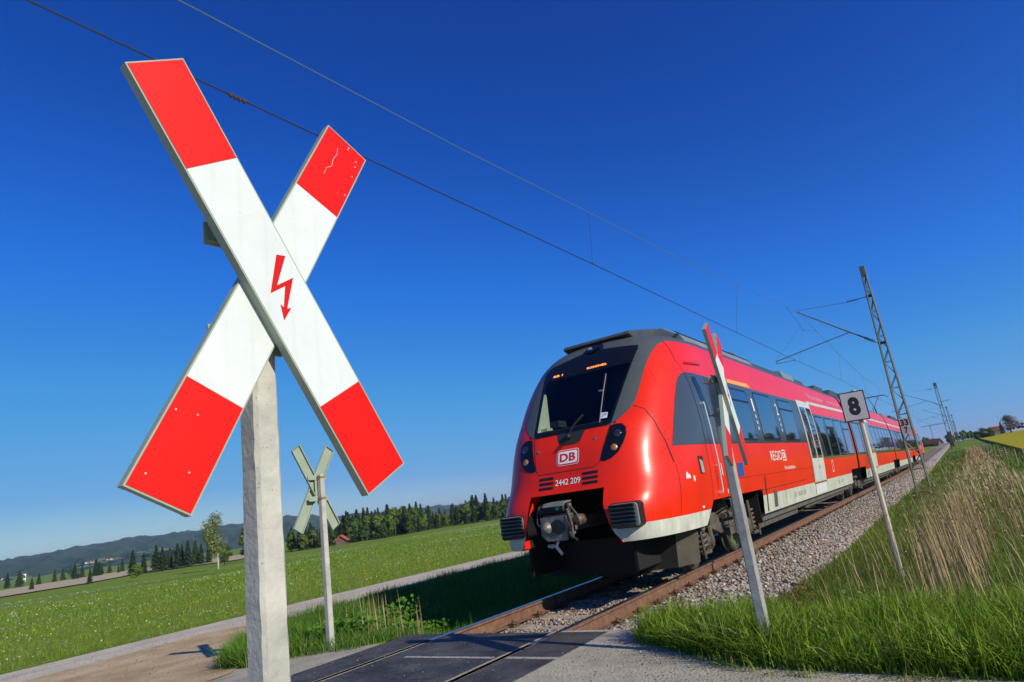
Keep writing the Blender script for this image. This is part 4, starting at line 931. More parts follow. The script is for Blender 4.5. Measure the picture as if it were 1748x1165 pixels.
def lattice_mast(x, y, z0, top, label, first=None, w0=(.46, .60), w1=(.13, .16), cant=True, side=1):
    root = thing('catenary_mast', (x, y, z0), label, 'mast', 'lattice masts along the track')
    hgt_ = top-z0; cs = [(-1,-1),(1,-1),(1,1),(-1,1)]
    def P(c, t): return (x+c[0]*(w0[0]*(1-t)+w1[0]*t)/2, y+c[1]*(w0[1]*(1-t)+w1[1]*t)/2, z0+hgt_*t)
    th = .034
    mb = MB()
    for c in cs: mb.tube([P(c, 0), P(c, .985)], th, 4)
    mb.build('mast_legs', LATT, root)
    n = 15
    lb = MB()
    for i in range(n):
        t0 = .08+.88*i/n; t1 = .08+.88*(i+1)/n
        for k in range(4):
            a, b = cs[k], cs[(k+1) % 4]
            if k in (1, 3): continue
            if (i % 2) ^ (k == 2): a, b = b, a
            lb.tube([P(a, t0), P(b, t1)], .013, 4, caps=False)
            if i % 2 == 0: lb.tube([P(a, t0), P(b, t0)], .010, 4, caps=False)
    lb.build('mast_lacing', LATT, root)['kind'] = 'stuff'
    mb = MB(); mb.box(x-w1[0]*.75, x+w1[0]*.75, y-w1[1]*.75, y+w1[1]*.75, top-.42, top); mb.build('mast_cap', mat('cap_plate_green', (.09, .12, .09), .6, var=.2), root, bevel=.01)
    mb = MB(); mb.box(x-.36, x+.36, y-.45, y+.45, z0-.6, z0-.10); mb.build('foundation', UND, root, bevel=.02)
    if cant:
        xf = x-.12*side; zi = z0+5.75; zu = z0+7.85
        mb = MB(); mb.tube([(xf, y, zi), (xf-side*.62, y, zi+.48), (.27, y, zu)], [.02, .032, .026], 8); mb.build('cantilever_tube', GALV, root, smooth=True)
        mb = MB()
        for k in range(6): mb.lathe([(.03, 0), (.075, .012), (.075, .022), (.03, .04)], (xf-side*(.16+.055*k), y, zi+.125+.043*k), (-side*.79, 0, .61), 10)
        for k in range(6): mb.lathe([(.02, 0), (.055, .012), (.055, .02), (.02, .035)], (xf-side*(.35+.07*k), y, zu-.12+.006*k*side), (-side, 0, -.02), 8)
        mb.build('insulator', INSUL, root, smooth=30)['kind'] = 'stuff'
        mb = MB(); mb.tube([(xf, y, zu-.10), (xf-side*.75, y, zu-.13)], .016, 6); mb.tube([(xf-side*.75, y, zu-.13), (.30, y, zu+.05)], .008, 5); mb.build('tie_wire', WIRE, root)
        mb = MB(); a = Vector((xf-side*.62, y, zi+.48)); b = Vector((.27, y, zu)); q = a.lerp(b, .15)
        mb.tube([q, (-1.05, y, z0+5.93)], .019, 8); mb.tube([(-1.0, y, z0+5.90), (-1.02, y, z0+5.82)], .02, 6); mb.tube([(-1.0, y, z0+5.83), (-.26, y, z0+5.82)], .012, 6); mb.tube([(-.26, y, z0+5.88), (-.26, y, z0+5.78)], .018, 6); mb.tube([q.lerp(Vector((-1.05, y, z0+5.93)), .72), q.lerp(Vector((-1.05, y, z0+5.93)), .72)-Vector((0, 0, .06))], .02, 6)
        mb.build('steady_arm', GALV, root, smooth=True)
        mb = MB(); mb.box(xf-.02, x+.1, y-.12, y+.12, zi-.04, zi+.04); mb.box(xf-.02, x+.1, y-.1, y+.1, zu-.14, zu-.06); mb.build('mast_bracket', BLK, root)
    return root
m1 = lattice_mast(3.12, 30, -.05, 8.98, 'tall tapering lattice mast with the 33 over 7 plate, nearest to the camera')
mb = MB(); mb.box(2.95, 3.27, 29.66, 29.675, 2.0, 2.62); tp = mb.build('kilometre_plate', mat('plate_offwhite', (.55, .53, .50), .5, var=.12, vscale=10), m1)
def plane_text(s, x0, x1, z0, z1, y, m, parent, bold=.02, nm='numeral', M=None):
    v, f = text_mesh(s, bold); mb = MB(); vs = [(x0+(x1-x0)*a, y, z0+(z1-z0)*b) for a, b in v]
    if M is not None: vs = [M @ Vector(q) for q in vs]
    mb.add(vs, f); return mb.build(nm, m, parent, fixn=False)
NUM = mat('black_numeral', (.012, .012, .014), .5)
plane_text('33', 2.98, 3.24, 2.33, 2.58, 29.655, NUM, tp, .03); plane_text('7', 3.05, 3.17, 2.04, 2.28, 29.655, NUM, tp, .03)
m2 = lattice_mast(3.95, 90, zr(90)-.1, 8.64, 'second lattice mast along the track with its bracket arm beyond the train', w0=(.42, .5), w1=(.22, .25))
m3 = lattice_mast(4.2, 150, zr(150)-.1, 8.75, 'slender lattice mast right of the track, third from the crossing', w0=(.36, .4), w1=(.16, .2))
m4 = lattice_mast(4.65, 210, zr(210)-.1, 9.5, 'small dark lattice mast farther along the track, fourth from the crossing', w0=(.4, .4), w1=(.2, .2))
m5 = lattice_mast(4.5, 290, zr(290)-.1, 10.2, 'tiny far lattice mast near where the track meets the horizon', w0=(.4, .4), w1=(.2, .2), cant=False)
m6 = lattice_mast(-3.2, 300, zr(300)-.1, 9.9, 'faint far lattice mast left of the track above the train end', w0=(.4, .4), w1=(.2, .2), cant=False)
mb = MB(); mb.tube([(3.95, 90, zr(90)+3.6), (1.4, 90, zr(90)+3.55)], .03, 6); mb.tube([(3.95, 90, zr(90)+6.0), (5.0, 90, zr(90)+6.1)], .03, 6); mb.build('side_bracket', GALV, m2)
mb = MB(); mb.box(3.78, 4.12, 89.6, 90.4, zr(90)+.9, zr(90)+2.6); mb.build('tension_weight', UND, m2)

# number board 8
sg = thing('number_sign', (3.57, 10.8, -.25), 'white board with a black 8 on a slim post in the grass by the ballast', 'sign')
mb = MB(); n = 10
mb.prism([(3.57+.036*math.cos(2*PI*k/8+.39), 10.83+.036*math.sin(2*PI*k/8+.39)) for k in range(8)], -.4, 2.31, 'z'); mb.build('post', mat('cream_concrete_post', (.52, .48, .36), .8, var=.15, vscale=6, bump=.2, bscale=60), sg)
Y8 = 10.775; yawp = Matrix.Translation((3.536, Y8, 2.075)) @ Matrix.Rotation(R(9), 4, 'Z')
mb = MB(); mb.box(-.168, .168, -.006, .006, -.215, .215, M=yawp); pt = mb.build('board', mat('board_frame_black', (.015, .015, .016), .5), sg)
mb = MB(); mb.box(-.152, .152, -.0085, -.0062, -.199, .199, M=yawp); mb.build('board_face', mat('board_white', (.48, .46, .48), .5, var=.05, vscale=8), pt)
plane_text('8', -.078, .078, -.135, .135, -.0095, NUM, pt, .05, M=yawp)

# ------------------------------------------------------------------ fence, far things
fen = thing('field_fence', (7, 45, -.1), 'low field fence of weathered posts with wire along the right field', 'fence')
FP = mat('weathered_post', (.22, .20, .16), .9, var=.3, vscale=9); fps = []
for i, y in enumerate([37, 45, 53, 61, 69.5, 78, 87, 96, 106, 116]):
    x = 6.95+random.uniform(-.08, .08); z = H(x, y); mb = MB(); mb.tube([(x, y, z-.1), (x+random.uniform(-.04, .04), y, z+1.0+random.uniform(-.05, .08))], .045, 7); mb.build('fence_post', FP, fen, smooth=True); fps.append((x, y, z))
mb = MB()
for h_ in (.5, .92): mb.tube([(x, y, z+h_) for x, y, z in fps], .004, 4)
mb.build('fence_wire', WIRE, fen)
YF = mat('rapeseed_bloom', (.60, .47, .01), .9, spec=.1, var=.3, vscale=1.5, bump=1, bscale=6, col2=(.36, .34, .015))
tag(drape_sheet('yellow_field', [(8.7, 64), (9.3, 130), (11.0, 330), (200, 345), (200, 60), (60, 58), (20, 60)], YF, .35, 9, thick=.5), kind='structure')
TANF = mat('dry_reed_field', (.52, .43, .28), .95, spec=.1, var=.14, vscale=.06, bump=.6, bscale=1.5, col2=(.46, .36, .22))
tag(drape_sheet('dry_field', [(-168, 59), (-125, 38), (-330, 30), (-350, 121), (-392, 167), (-418, 215), (-300, 215), (-235, 175), (-165, 113), (-178, 112), (-205, 108), (-172, 78)], TANF, .25, 14), kind='structure')

# ------------------------------------------------------------------ trees
def leafcol(name, c, t=.25): return mat(name, c, .8, spec=.15, vcol=True, trans=t)
FOL = leafcol('foliage', (.06, .09, .02))
BARK = mat('bark', (.12, .09, .065), .9, var=.3, vscale=3); BIRCHB = mat('birch_bark', (.55, .53, .47), .8, var=.2, vscale=4, spots=[(6, .2, (.05, .05, .05))])
def cards(name, pts, nrm, size, cols, m=FOL, quad=True):
    """many small leaf-clump faces: pts Nx3, nrm Nx3, size N, cols Nx3"""
    n = len(pts); r = RNG.normal(size=(n, 3)); nrm = nrm/np.linalg.norm(nrm, axis=1, keepdims=True)
    a = np.cross(nrm, r); a /= np.linalg.norm(a, axis=1, keepdims=True); b = np.cross(nrm, a); s = size[:, None]
    k = 4; asp = RNG.uniform(.55, 1, (n, 1))
    V = np.stack([pts+a*s, pts+b*s*asp, pts-a*s*RNG.uniform(.6, 1.1, (n, 1)), pts-b*s*asp], 1).reshape(-1, 3)
    me = bpy.data.meshes.new(name); me.vertices.add(n*4); me.vertices.foreach_set('co', V.ravel()); me.loops.add(n*4); me.loops.foreach_set('vertex_index', np.arange(n*4, dtype=np.int32))
    me.polygons.add(n); me.polygons.foreach_set('loop_start', np.arange(0, n*4, 4, dtype=np.int32)); me.materials.append(m)
    ca = me.color_attributes.new('Col', 'FLOAT_COLOR', 'POINT'); cc = np.repeat(np.concatenate([cols, np.ones((n, 1))], 1), 4, 0); ca.data.foreach_set('color', cc.astype(np.float32).ravel())
    me.update(calc_edges=True); me.validate(); return me
def jit(c, n, v=.25): return np.clip(np.array(c)*(1+RNG.uniform(-v, v, (n, 1)))*(1+RNG.uniform(-.08, .08, (n, 3))), 0, 1)
def conifer_mesh(h, r, n, c):
    t = RNG.power(1.0, n)**.75; t = 1-t*.95; lay = np.round(t*16)/16+RNG.normal(0, .012, n); ang = RNG.uniform(0, 2*PI, n)
    rr = r*(1-lay)**.8*(.35+.65*RNG.uniform(0, 1, n)**.6)*(1+.38*np.sin(ang*5+np.round(t*16)*2.1+RNG.uniform(0, 6)))*RNG.choice([.8, 1, 1.15], n); z = h*(.06+.94*lay)-.22*rr
    P = np.stack([rr*np.cos(ang), rr*np.sin(ang), z], 1); N = np.stack([np.cos(ang)*.6, np.sin(ang)*.6, RNG.uniform(.3, 1.2, n)], 1)
    return cards('crown', P, N, RNG.uniform(.25, .6, n)*h/11, jit(c, n, .35))
def leafy_mesh(h, r, n, c, base=.25, blobs=14, size=.3, weep=False, dens=1):
    bl = []
    for k in range(blobs):
        u = RNG.uniform(0, 1); a = RNG.uniform(0, 2*PI); q = RNG.uniform(.1, .75)*math.sin(PI*min(1, .18+u*.8))
        bl.append((r*q*math.cos(a), r*q*math.sin(a), h*(base+(1-base)*(.12+.74*u)), r*RNG.uniform(.28, .5)))
    bl = np.array(bl); i = RNG.integers(0, blobs, n); d = RNG.normal(size=(n, 3)); d /= np.linalg.norm(d, axis=1, keepdims=True)
    rad = bl[i, 3:4]*RNG.uniform(.5, 1.06, (n, 1)); P = bl[i, :3]+d*rad*np.array([1, 1, .8]); 
    if weep: P[:, 2] -= np.abs(RNG.normal(0, h*.07, n))
    tint = (.75+.5*RNG.uniform(0, 1, blobs))[i][:, None]
    return cards('crown', P, d+np.array([0, 0, .5]), RNG.uniform(.6, 1.3, n)*size, np.clip(jit(c, n)*tint, 0, 1))
def trunk_mesh(h, r, m, limbs=5, spread=2, top=.8, lean=0):
    mb = MB(); mb.tube([(0, 0, -.3), (lean*.3, 0, h*.3), (lean, .1, h*top)], [r, r*.7, r*.2], 7)
    for k in range(limbs):
        a = 2*PI*k/limbs+RNG.uniform(0, .8); z = h*RNG.uniform(.25, .6); q = spread*RNG.uniform(.5, 1)
        mb.tube([(lean*z/h, 0, z), (q*.5*math.cos(a), q*.5*math.sin(a), z+h*.12), (q*math.cos(a), q*math.sin(a), z+h*.28)], [r*.4, r*.22, r*.06], 5)
    return mb.mesh('trunk', m, smooth='all')
GC = [(.03, .055, .020), (.045, .075, .024)]
PROTO = {'conifer': [(conifer_mesh(11, 2.1, 1500, GC[k % 2]), trunk_mesh(11, .16, BARK, 0)) for k in range(4)],
         'leafy': [(leafy_mesh(9, 3.0, 1700, c, .12, 16, .30), trunk_mesh(9, .18, BARK, 4, 1.8)) for c in ((.10, .16, .03), (.065, .12, .025), (.13, .19, .035))]}
def tree(kind, x, y, h, label, group, name, crown=None, cat='tree', zoff=0):
    me, tr = random.choice(PROTO[kind]) if crown is None else crown; base = {'conifer': 11, 'leafy': 9}.get(kind, 1); s = h/base
    root = thing(name, (x, y, H(x, y)+zoff), label, cat, group); root.rotation_euler.z = random.uniform(0, 6.28); root.scale = (s*random.uniform(.85, 1.15), s*random.uniform(.85, 1.15), s)
    for nm, m_ in (('crown', me), ('trunk', tr)):
        if m_ is None: continue
        o = bpy.data.objects.new(nm, m_); C.objects.link(o); o.parent = root
    return root
CAM = Vector((4.67, 0, 1.32))
def polar(az, d): return CAM.x-d*math.sin(R(az)), d*math.cos(R(az))
# wood behind the meadow: (azimuth, nearest distance, tree height) along its front edge
edge = [(52.5, 212, 9.5), (51, 203, 8.5), (49.7, 196, 6), (49.2, 205, 7), (48.4, 214, 10), (47.5, 210, 12), (46, 205, 12), (44, 205, 11.5), (43, 212, 12.5), (41.8, 235, 11), (40.6, 250, 8.5), (39.9, 262, 9), (38.8, 262, 11), (37.5, 254, 12.5), (36.4, 254, 13), (35.3, 262, 11), (34.6, 275, 9.5), (33.5, 300, 9.5), (31, 330, 9.5)]
def ed(az, k): return float(np.interp(az, [e[0] for e in edge[::-1]], [e[k] for e in edge[::-1]]))
for i in range(210):
    az = random.uniform(31.5, 52.6); row = random.random(); d = ed(az, 1)+row*45+random.uniform(0, 6); x, y = polar(az, d); h = ed(az, 2)*random.uniform(.55, .98)*(1 if row > .12 else .75)
    lf = (random.random() < (.7 if row < .25 else .28)) or (36.0 < az < 37.3 and random.random() < .8)
    tree('leafy' if lf else 'conifer', x, y, h*(.82 if lf else 1), ('fresh green leafy tree' if lf else 'dark conifer')+' in the wood behind the meadow', 'trees of the wood behind the meadow' if lf else 'conifers of the wood behind the meadow', 'leafy_tree' if lf else 'conifer_tree')
# conifer row in front of the hills, left
for i, (px_, az, d, h) in enumerate([(0, 63.4, 224, 6.8), (0, 62.7, 222, 5.6), (0, 61.9, 220, 7.2), (0, 61.5, 222, 6.5), (0, 61.0, 224, 6.2), (0, 60.5, 220, 7.0), (0, 60.2, 226, 6.6), (0, 59.8, 222, 7.4), (0, 59.3, 228, 7.2), (0, 58.9, 226, 6.0), (0, 58.4, 232, 5.5)]):
    x, y = polar(az, d); tree('conifer', x, y, h, 'dark conifer in the short row left of the birch', 'conifers in the row left of the birch', 'conifer_tree')
for (az, d, h, lab) in [(55.6, 165, 7.5, 'leafy tree right of the birch beside the big post'), (54.6, 168, 6.5, 'leafy tree close behind the big post'), (57.3, 150, 4.5, 'bushy tree right beside the birch trunk'), (53.6, 200, 8.5, 'dark leafy tree between the big post and the small green cross')]:
    x, y = polar(az, d); tree('leafy', x, y, h, lab, None, 'leafy_tree')
for (az, d, h, lab) in [(63.2, 135, 2.2, 'round light green bush at the edge of the dry field'), ]:
    x, y = polar(az, d); tree('leafy', x, y, h, lab, None, 'bush', crown=(PROTO['leafy'][2][0], None), cat='bush').scale = (.42, .42, .3)
for (az, d, h, lab) in [(66.0, 184, 3.4, 'small dark conifer standing alone in the dry field'), (69.3, 234, 3.2, 'small dark conifer at the near left edge of the dry field'), (71.3, 225, 5.0, 'dark conifer cut by the left picture edge')]:
    x, y = polar(az, d); tree('conifer', x, y, h, lab, None, 'conifer_tree')
for i in range(30):
    az = random.uniform(60.8, 71.5); d = random.uniform(375, 470); x, y = polar(az, d); lf = random.random() < .35
    tree('leafy' if lf else 'conifer', x, y, random.uniform(3.5, 8), 'small far tree in the line behind the dry field', 'trees behind the dry field', 'leafy_tree' if lf else 'conifer_tree')
# the birch
bm_ = leafy_mesh(9.8, 2.7, 3400, (.17, .21, .06), .30, 30, .12, weep=True)
mb = MB(); mb.tube([(.5, 0, -.3), (.42, 0, 2.5), (.15, 0, 5.2), (-.2, 0, 9.2)], [.17, .13, .09, .02], 8)
for k in range(9):
    a = 2*PI*k/9+.4; z = 2.8+.62*k; q = 2.1*(1-.06*k); mb.tube([(.4-.06*k, 0, z), (.3+q*.5*math.cos(a), q*.5*math.sin(a), z+1.1), (q*math.cos(a), q*math.sin(a), z+1.5)], [.06, .035, .012], 5)
bt = mb.mesh('trunk', BIRCHB, smooth='all'); x, y = polar(57.97, 119.4)
br = tree('birch', x, y, 1, 'airy spring birch with white trunk standing alone in the meadow', None, 'birch_tree', crown=(bm_, bt)); br.scale = (.98, .98, 1); br.rotation_euler.z = .9
# right side, beyond the yellow field
for (az, d, h, lab) in [(-1.55, 265, 4.2, 'dense round green bush at the far end of the yellow field'), (-1.15, 270, 3.4, 'low green bush at the left end of the bush row'), (-1.95, 262, 3.6, 'low green bush right of the dense round one')]:
    x, y = polar(az, d); r_ = tree('leafy', x, y, h, lab, None, 'bush', crown=(PROTO['leafy'][1][0], None), cat='bush'); s = h/9; r_.scale = (s*1.6, s*1.5, s); r_.location.z -= .6*s
x, y = polar(-2.62, 300); tree('conifer', x, y, 4.6, 'pointed dark conifer beside the red roof on the horizon', None, 'conifer_tree')
x, y = polar(-3.1, 275); tw = leafy_mesh(7.5, 4.6, 2600, (.15, .12, .10), .12, 22, .16)
bt_ = tree('bare', x, y, 1, 'round leafless tree on the horizon above the yellow field', None, 'bare_tree', crown=(tw, trunk_mesh(7.5, .3, BARK, 8, 3.4))); bt_.scale = (1, 1, .85)
hd = leafy_mesh(9, 3, 1500, (.05, .06, .03), .1, 14, .32)
for k in range(6): 
    az = -3.0-.28*k; x, y = polar(az, 292); r_ = tree('leafy', x, y, 1, 'low dark hedge bush in the row behind the yellow field', 'hedge bushes behind the yellow field', 'bush', crown=(hd, None), cat='bush'); r_.scale = (.35, .35, .26+.03*(k % 3)); r_.location.z += .8
for i in range(16):
    az = random.uniform(-.9, .75); x, y = polar(az, random.uniform(300, 345)); r_ = tree('leafy', x, y, random.uniform(3.2, 4.6), 'dark bushy tree on the horizon right of the train end', 'trees where the track meets the horizon', 'leafy_tree')
for i in range(10):
    az = random.uniform(1.2, 2.8); x, y = polar(az, random.uniform(330, 350)); tree('leafy', x, y, random.uniform(2.6, 4.2), 'small tree just above the rear end of the train', 'trees above the rear end of the train', 'leafy_tree')
# woods and field edge on the right, outside the picture but mirrored in the windows
for i in range(120):
    az = -6.2-i*.34; x, y = polar(az, random.uniform(175, 230)); tree('conifer' if random.random() < .55 else 'leafy', x, y, random.uniform(7, 13), 'tree of the wood to the right, seen mirrored in the train windows', 'trees of the wood mirrored in the windows', 'wood_tree')
tag(drape_sheet('yellow_field', [(26, 55), (92, 50), (92, -45), (30, -30)], YF, .5, 9, thick=.6), kind='structure')

# houses
def house(x, y, w_, d_, h_, rot, wall, roof, label, z=None, windows=True):
    z = H(x, y) if z is None else z; root = thing('house', (x, y, z), label, 'house'); root.rotation_euler.z = rot
    L = MB(); L.box(-w_/2, w_/2, -d_/2, d_/2, -1, h_); L.prism([(-w_/2, h_), (w_/2, h_), (0, h_+w_*.38)], -d_/2, d_/2, 'y'); o = L.build('wall', wall, None); o.parent = root
    L = MB(); t = .25
    for s in (1, -1): L.prism([(0, h_+w_*.38+t), (s*(w_/2+.5), h_-.38+t), (s*(w_/2+.5), h_-.38), (0, h_+w_*.38+.02)], -d_/2-.5, d_/2+.5, 'y')
    o = L.build('roof', roof, None); o.parent = root
    if windows:
        for q in (-1, 1):
            for k in (-1, 0, 1):
                L = MB(); L.box(*sorted((q*(w_/2), q*(w_/2+.05))), k*d_/3-.5, k*d_/3+.5, h_*.35, h_*.35+1.2); o = L.build('window', GLASSD, None); o.parent = root
    return root
WALL = mat('white_render', (.62, .60, .54), .8, var=.05); ROOFR = mat('red_roof_tiles', (.42, .09, .04), .7, var=.15, vscale=1); ROOFB = mat('brown_roof_tiles', (.12, .045, .035), .7, var=.2, vscale=1); WOODB = mat('dark_barn_boards', (.12, .08, .05), .8, var=.3, vscale=2)
x, y = polar(48.55, 192); house(x, y, 2.6, 4.2, 1.5, .7, WOODB, ROOFR, 'small hut with an orange red roof at the foot of the wood', windows=False)
x, y = polar(1.75, 300); house(x, y, 3.5, 6.5, 1.0, 1.2, WOODB, ROOFB, 'long dark barn with a brown red roof just beyond the train end')
x, y = polar(-2.3, 305); house(x, y, 2.6, 3.6, .8, 1.4, WALL, ROOFR, 'house with a bright red roof peeking over the yellow field', z=H(x, y)+1.3)

# hills
HILLM = mat('forested_hillside', (.03, .065, .03), .95, spec=.05, var=.5, vscale=.012, bump=1, bscale=.05, col2=(.065, .11, .045))
RIDGE = [(31, .40), (34, .52), (37, .62), (40, .78), (43, .95), (45.5, .98), (47.5, 1.06), (49.5, 1.12), (51.5, 1.5), (52.6, 1.62), (54, 1.42), (56, 1.42), (57.4, 1.46), (59, 1.36), (61, 1.35), (63, 1.42), (64.4, 1.38), (66.5, 1.25), (68.5, 1.12), (69.8, 1.02), (71.1, .93), (73, .8), (77, .6), (84, .3), (95, 0)]
naz, nd = 300, 46; V = []; F = []
for i in range(naz+1):
    az = 31+(95-31)*i/naz; el = float(np.interp(az, [a for a, b in RIDGE], [b for a, b in RIDGE])); rr = np.random.default_rng(i)
    for j in range(nd+1):
        d = 900+j*(4300-900)/nd; zt = 1.32+3600*math.tan(R(el)); t = max(0, min(1, (d-1300)/(3600-1300))); prof = t*t*(3-2*t) if d <= 3600 else 1-(d-3600)/1400
        nz = 9*math.sin(az*1.9+d*.004)+6*math.sin(az*4.3-d*.007)+4*math.sin(az*9+d*.011)
        x, y = polar(az, d); z = -9+(zt+9)*prof+nz*t*(1-t)*3.2+rr.uniform(-1.6, 2.6)*min(1, t*3)
        V.append((x, y, z))
for i in range(naz):
    for j in range(nd): a = i*(nd+1)+j; F.append((a, a+1, a+nd+2, a+nd+1))
mb = MB(); mb.add(V, F); tag(mb.build('hills', HILLM, smooth='all'), kind='structure')
hb = BVHTree.FromPolygons([Vector(v) for v in V], F)
def on_hill(az, el):
    d = Vector((-math.sin(R(az))*math.cos(R(el)), math.cos(R(az))*math.cos(R(el)), math.sin(R(el)))); h = hb.ray_cast(CAM, d); return h[0]
CLEAR = mat('hill_meadow', (.10, .17, .035), .95, var=.15, vscale=.01)
def clearing(pts):
    vs = [on_hill(a, e) for a, e in pts]; vs = [v for v in vs if v]; 
    if len(vs) < 3: return
    c = sum(vs, Vector())/len(vs); ring = []
    for i in range(len(pts)):
        for k in range(6):
            a = pts[i]; b = pts[(i+1) % len(pts)]; t = k/6; ring.append(on_hill(a[0]*(1-t)+b[0]*t, a[1]*(1-t)+b[1]*t))
    mid = on_hill(sum(p[0] for p in pts)/len(pts), sum(p[1] for p in pts)/len(pts))
    ring = [v+(CAM-v).normalized()*22+Vector((0, 0, 1)) for v in ring if v]; mid = mid+(CAM-mid).normalized()*26
    n = len(ring); mb = MB(); half = [r.lerp(mid, .5) for r in ring]
    mb.add(ring+half+[mid], [(i, (i+1) % n, n+(i+1) % n, n+i) for i in range(n)]+[(n+i, n+(i+1) % n, 2*n) for i in range(n)]); tag(mb.build('hill_meadow', CLEAR, smooth='all'), kind='structure')
clearing([(67.9, -.12), (66.6, .16), (65.4, .30), (64.6, .22), (63.8, .10), (65, -.08), (66.5, -.2)])
clearing([(63.9, .28), (62.6, .48), (61.4, .44), (60.2, .18), (61, .08), (62.5, .08)])
clearing([(71.5, -.35), (70.4, -.1), (69.4, -.2), (69.2, -.42), (70.5, -.5)])
for k, (az, el) in enumerate([(66.2, .12), (65.9, .10), (65.6, .16), (65.3, .13), (65.0, .17), (64.7, .14), (64.4, .16), (70.9, -.22)]):
    p = on_hill(az, el)
    if p:
        p = p+(CAM-p).normalized()*30; r_ = house(p.x, p.y, 5, 7, 1.5, random.uniform(0, 3), WALL, ROOFR if k % 2 else ROOFB, 'far farmhouse', z=p.z, windows=False); r_['label'] = 'tiny pale far house in the village on the hill meadow' if k < 7 else 'single pale far building low on the hill by the left edge'; 
        if k < 7: r_['group'] = 'houses of the village on the hill'
x, y = polar(69.75, 900); ch = thing('church', (x, y, -7), 'far white church tower with dark top left of the dry field', 'church'); ch['label'] = 'tiny white church tower far off beyond the trees at the left'
mb = MB(); mb.box(-1.4, 1.4, -1.4, 1.4, 0, 8); o = mb.build('tower', mat('church_white', (.8, .8, .76), .7), None); o.parent = ch
mb = MB(); mb.lathe([(2.0, 8), (0.05, 11)], (0, 0, 0), (0, 0, 1), 4); o = mb.build('spire', ROOFB, None); o.parent = ch

# ------------------------------------------------------------------ grass, reeds, flowers, stones
GR = mat('grass_blades', (.1, .2, .03), .55, spec=.3, vcol=True, trans=.35)
STRAW = mat('dry_reed_stems', (.5, .4, .22), .7, spec=.2, vcol=True, trans=.15)
def blades(name, X, Y, hh, ww, lean, col, m=GR, droop=.35, label=None, seg=3, z=None, azm=None):
    n = len(X); Z = hgt(X, Y)-.01 if z is None else z; a = RNG.uniform(0, 2*PI, n) if azm is None else azm; b = RNG.uniform(0, 2*PI, n)
    dx, dy = np.cos(a)*lean*hh, np.sin(a)*lean*hh; wx, wy = np.cos(b)*ww/2, np.sin(b)*ww/2; V = []
    for k in range(seg):
        t = k/seg; s = 1-.55*t; q = t*t; V += [np.stack([X+dx*q-wx*s, Y+dy*q-wy*s, Z+hh*t*(1-droop*lean*t)], 1), np.stack([X+dx*q+wx*s, Y+dy*q+wy*s, Z+hh*t*(1-droop*lean*t)], 1)]
    V.append(np.stack([X+dx, Y+dy, Z+hh*(1-droop*lean)], 1)); V = np.stack(V, 1); K = 2*seg+1
    base = (np.arange(n)*K)[:, None]; loops = []; sizes = []
    for k in range(seg-1): loops.append(base+np.array([[2*k, 2*k+1, 2*k+3, 2*k+2]]))
    tri = base+np.array([[2*seg-2, 2*seg-1, 2*seg]])
    L = np.concatenate(loops+[tri], 1).ravel(); st = np.tile(np.array([4]*(seg-1)+[3]), n); start = np.concatenate([[0], np.cumsum(st)[:-1]])
    me = bpy.data.meshes.new(name); me.vertices.add(n*K); me.vertices.foreach_set('co', V.astype(np.float32).ravel()); me.loops.add(len(L)); me.loops.foreach_set('vertex_index', L.astype(np.int32))
    me.polygons.add(len(st)); me.polygons.foreach_set('loop_start', start.astype(np.int32)); me.materials.append(m)
    ca = me.color_attributes.new('Col', 'FLOAT_COLOR', 'POINT'); ca.data.foreach_set('color', np.repeat(np.concatenate([col, np.ones((n, 1))], 1), K, 0).astype(np.float32).ravel())
    me.update(calc_edges=True); o = bpy.data.objects.new(name, me); C.objects.link(o); tag(o, label, None, None, 'stuff'); return o
def poly_pts(P, n):
    xs_ = [p[0] for p in P]; ys_ = [p[1] for p in P]; X = RNG.uniform(min(xs_), max(xs_), n*3); Y = RNG.uniform(min(ys_), max(ys_), n*3); c = np.zeros(len(X), bool); j = len(P)-1
    for i in range(len(P)):
        xi, yi = P[i]; xj, yj = P[j]; c ^= ((yi > Y) != (yj > Y)) & (X < (xj-xi)*(Y-yi)/((yj-yi) or 1e-9)+xi); j = i
    return X[c][:n], Y[c][:n]
def clump(X, Y, f=1.7, ph=0): return .5+.5*np.sin(X*f*2.1+1.3*np.sin(Y*f+ph))*np.cos(Y*f*1.7+1.1*np.sin(X*f*1.3-ph))
def gcol(n, a=(.095, .19, .010), b=(.27, .38, .03), dry=.06):
    t = RNG.uniform(0, 1, (n, 1)); c = np.array(a)*(1-t)+np.array(b)*t; d = RNG.uniform(0, 1, n) < dry; c[d] = np.array((.36, .30, .15))*RNG.uniform(.7, 1.1, (d.sum(), 1)); return c
def field(name, P, n, h0, h1, w_, lean, label, dry=.05, a=(.095, .19, .010), b=(.27, .38, .03), f=1.7, thin=0, seg=3):
    X, Y = poly_pts(P, n); c = clump(X, Y, f); 
    if thin: k = RNG.uniform(0, 1, len(X)) > thin*(1-c); X, Y, c = X[k], Y[k], c[k]
    hh = (h0+(h1-h0)*c)*RNG.uniform(.45, 1.2, len(X))*(1+.25*(RNG.uniform(0, 1, len(X)) < .06)); return blades(name, X, Y, hh, RNG.uniform(.6, 1.2, len(X))*w_, RNG.uniform(.1, 1, len(X))**1.3*lean*1.5, gcol(len(X), a, b, dry), seg=seg, label=label)
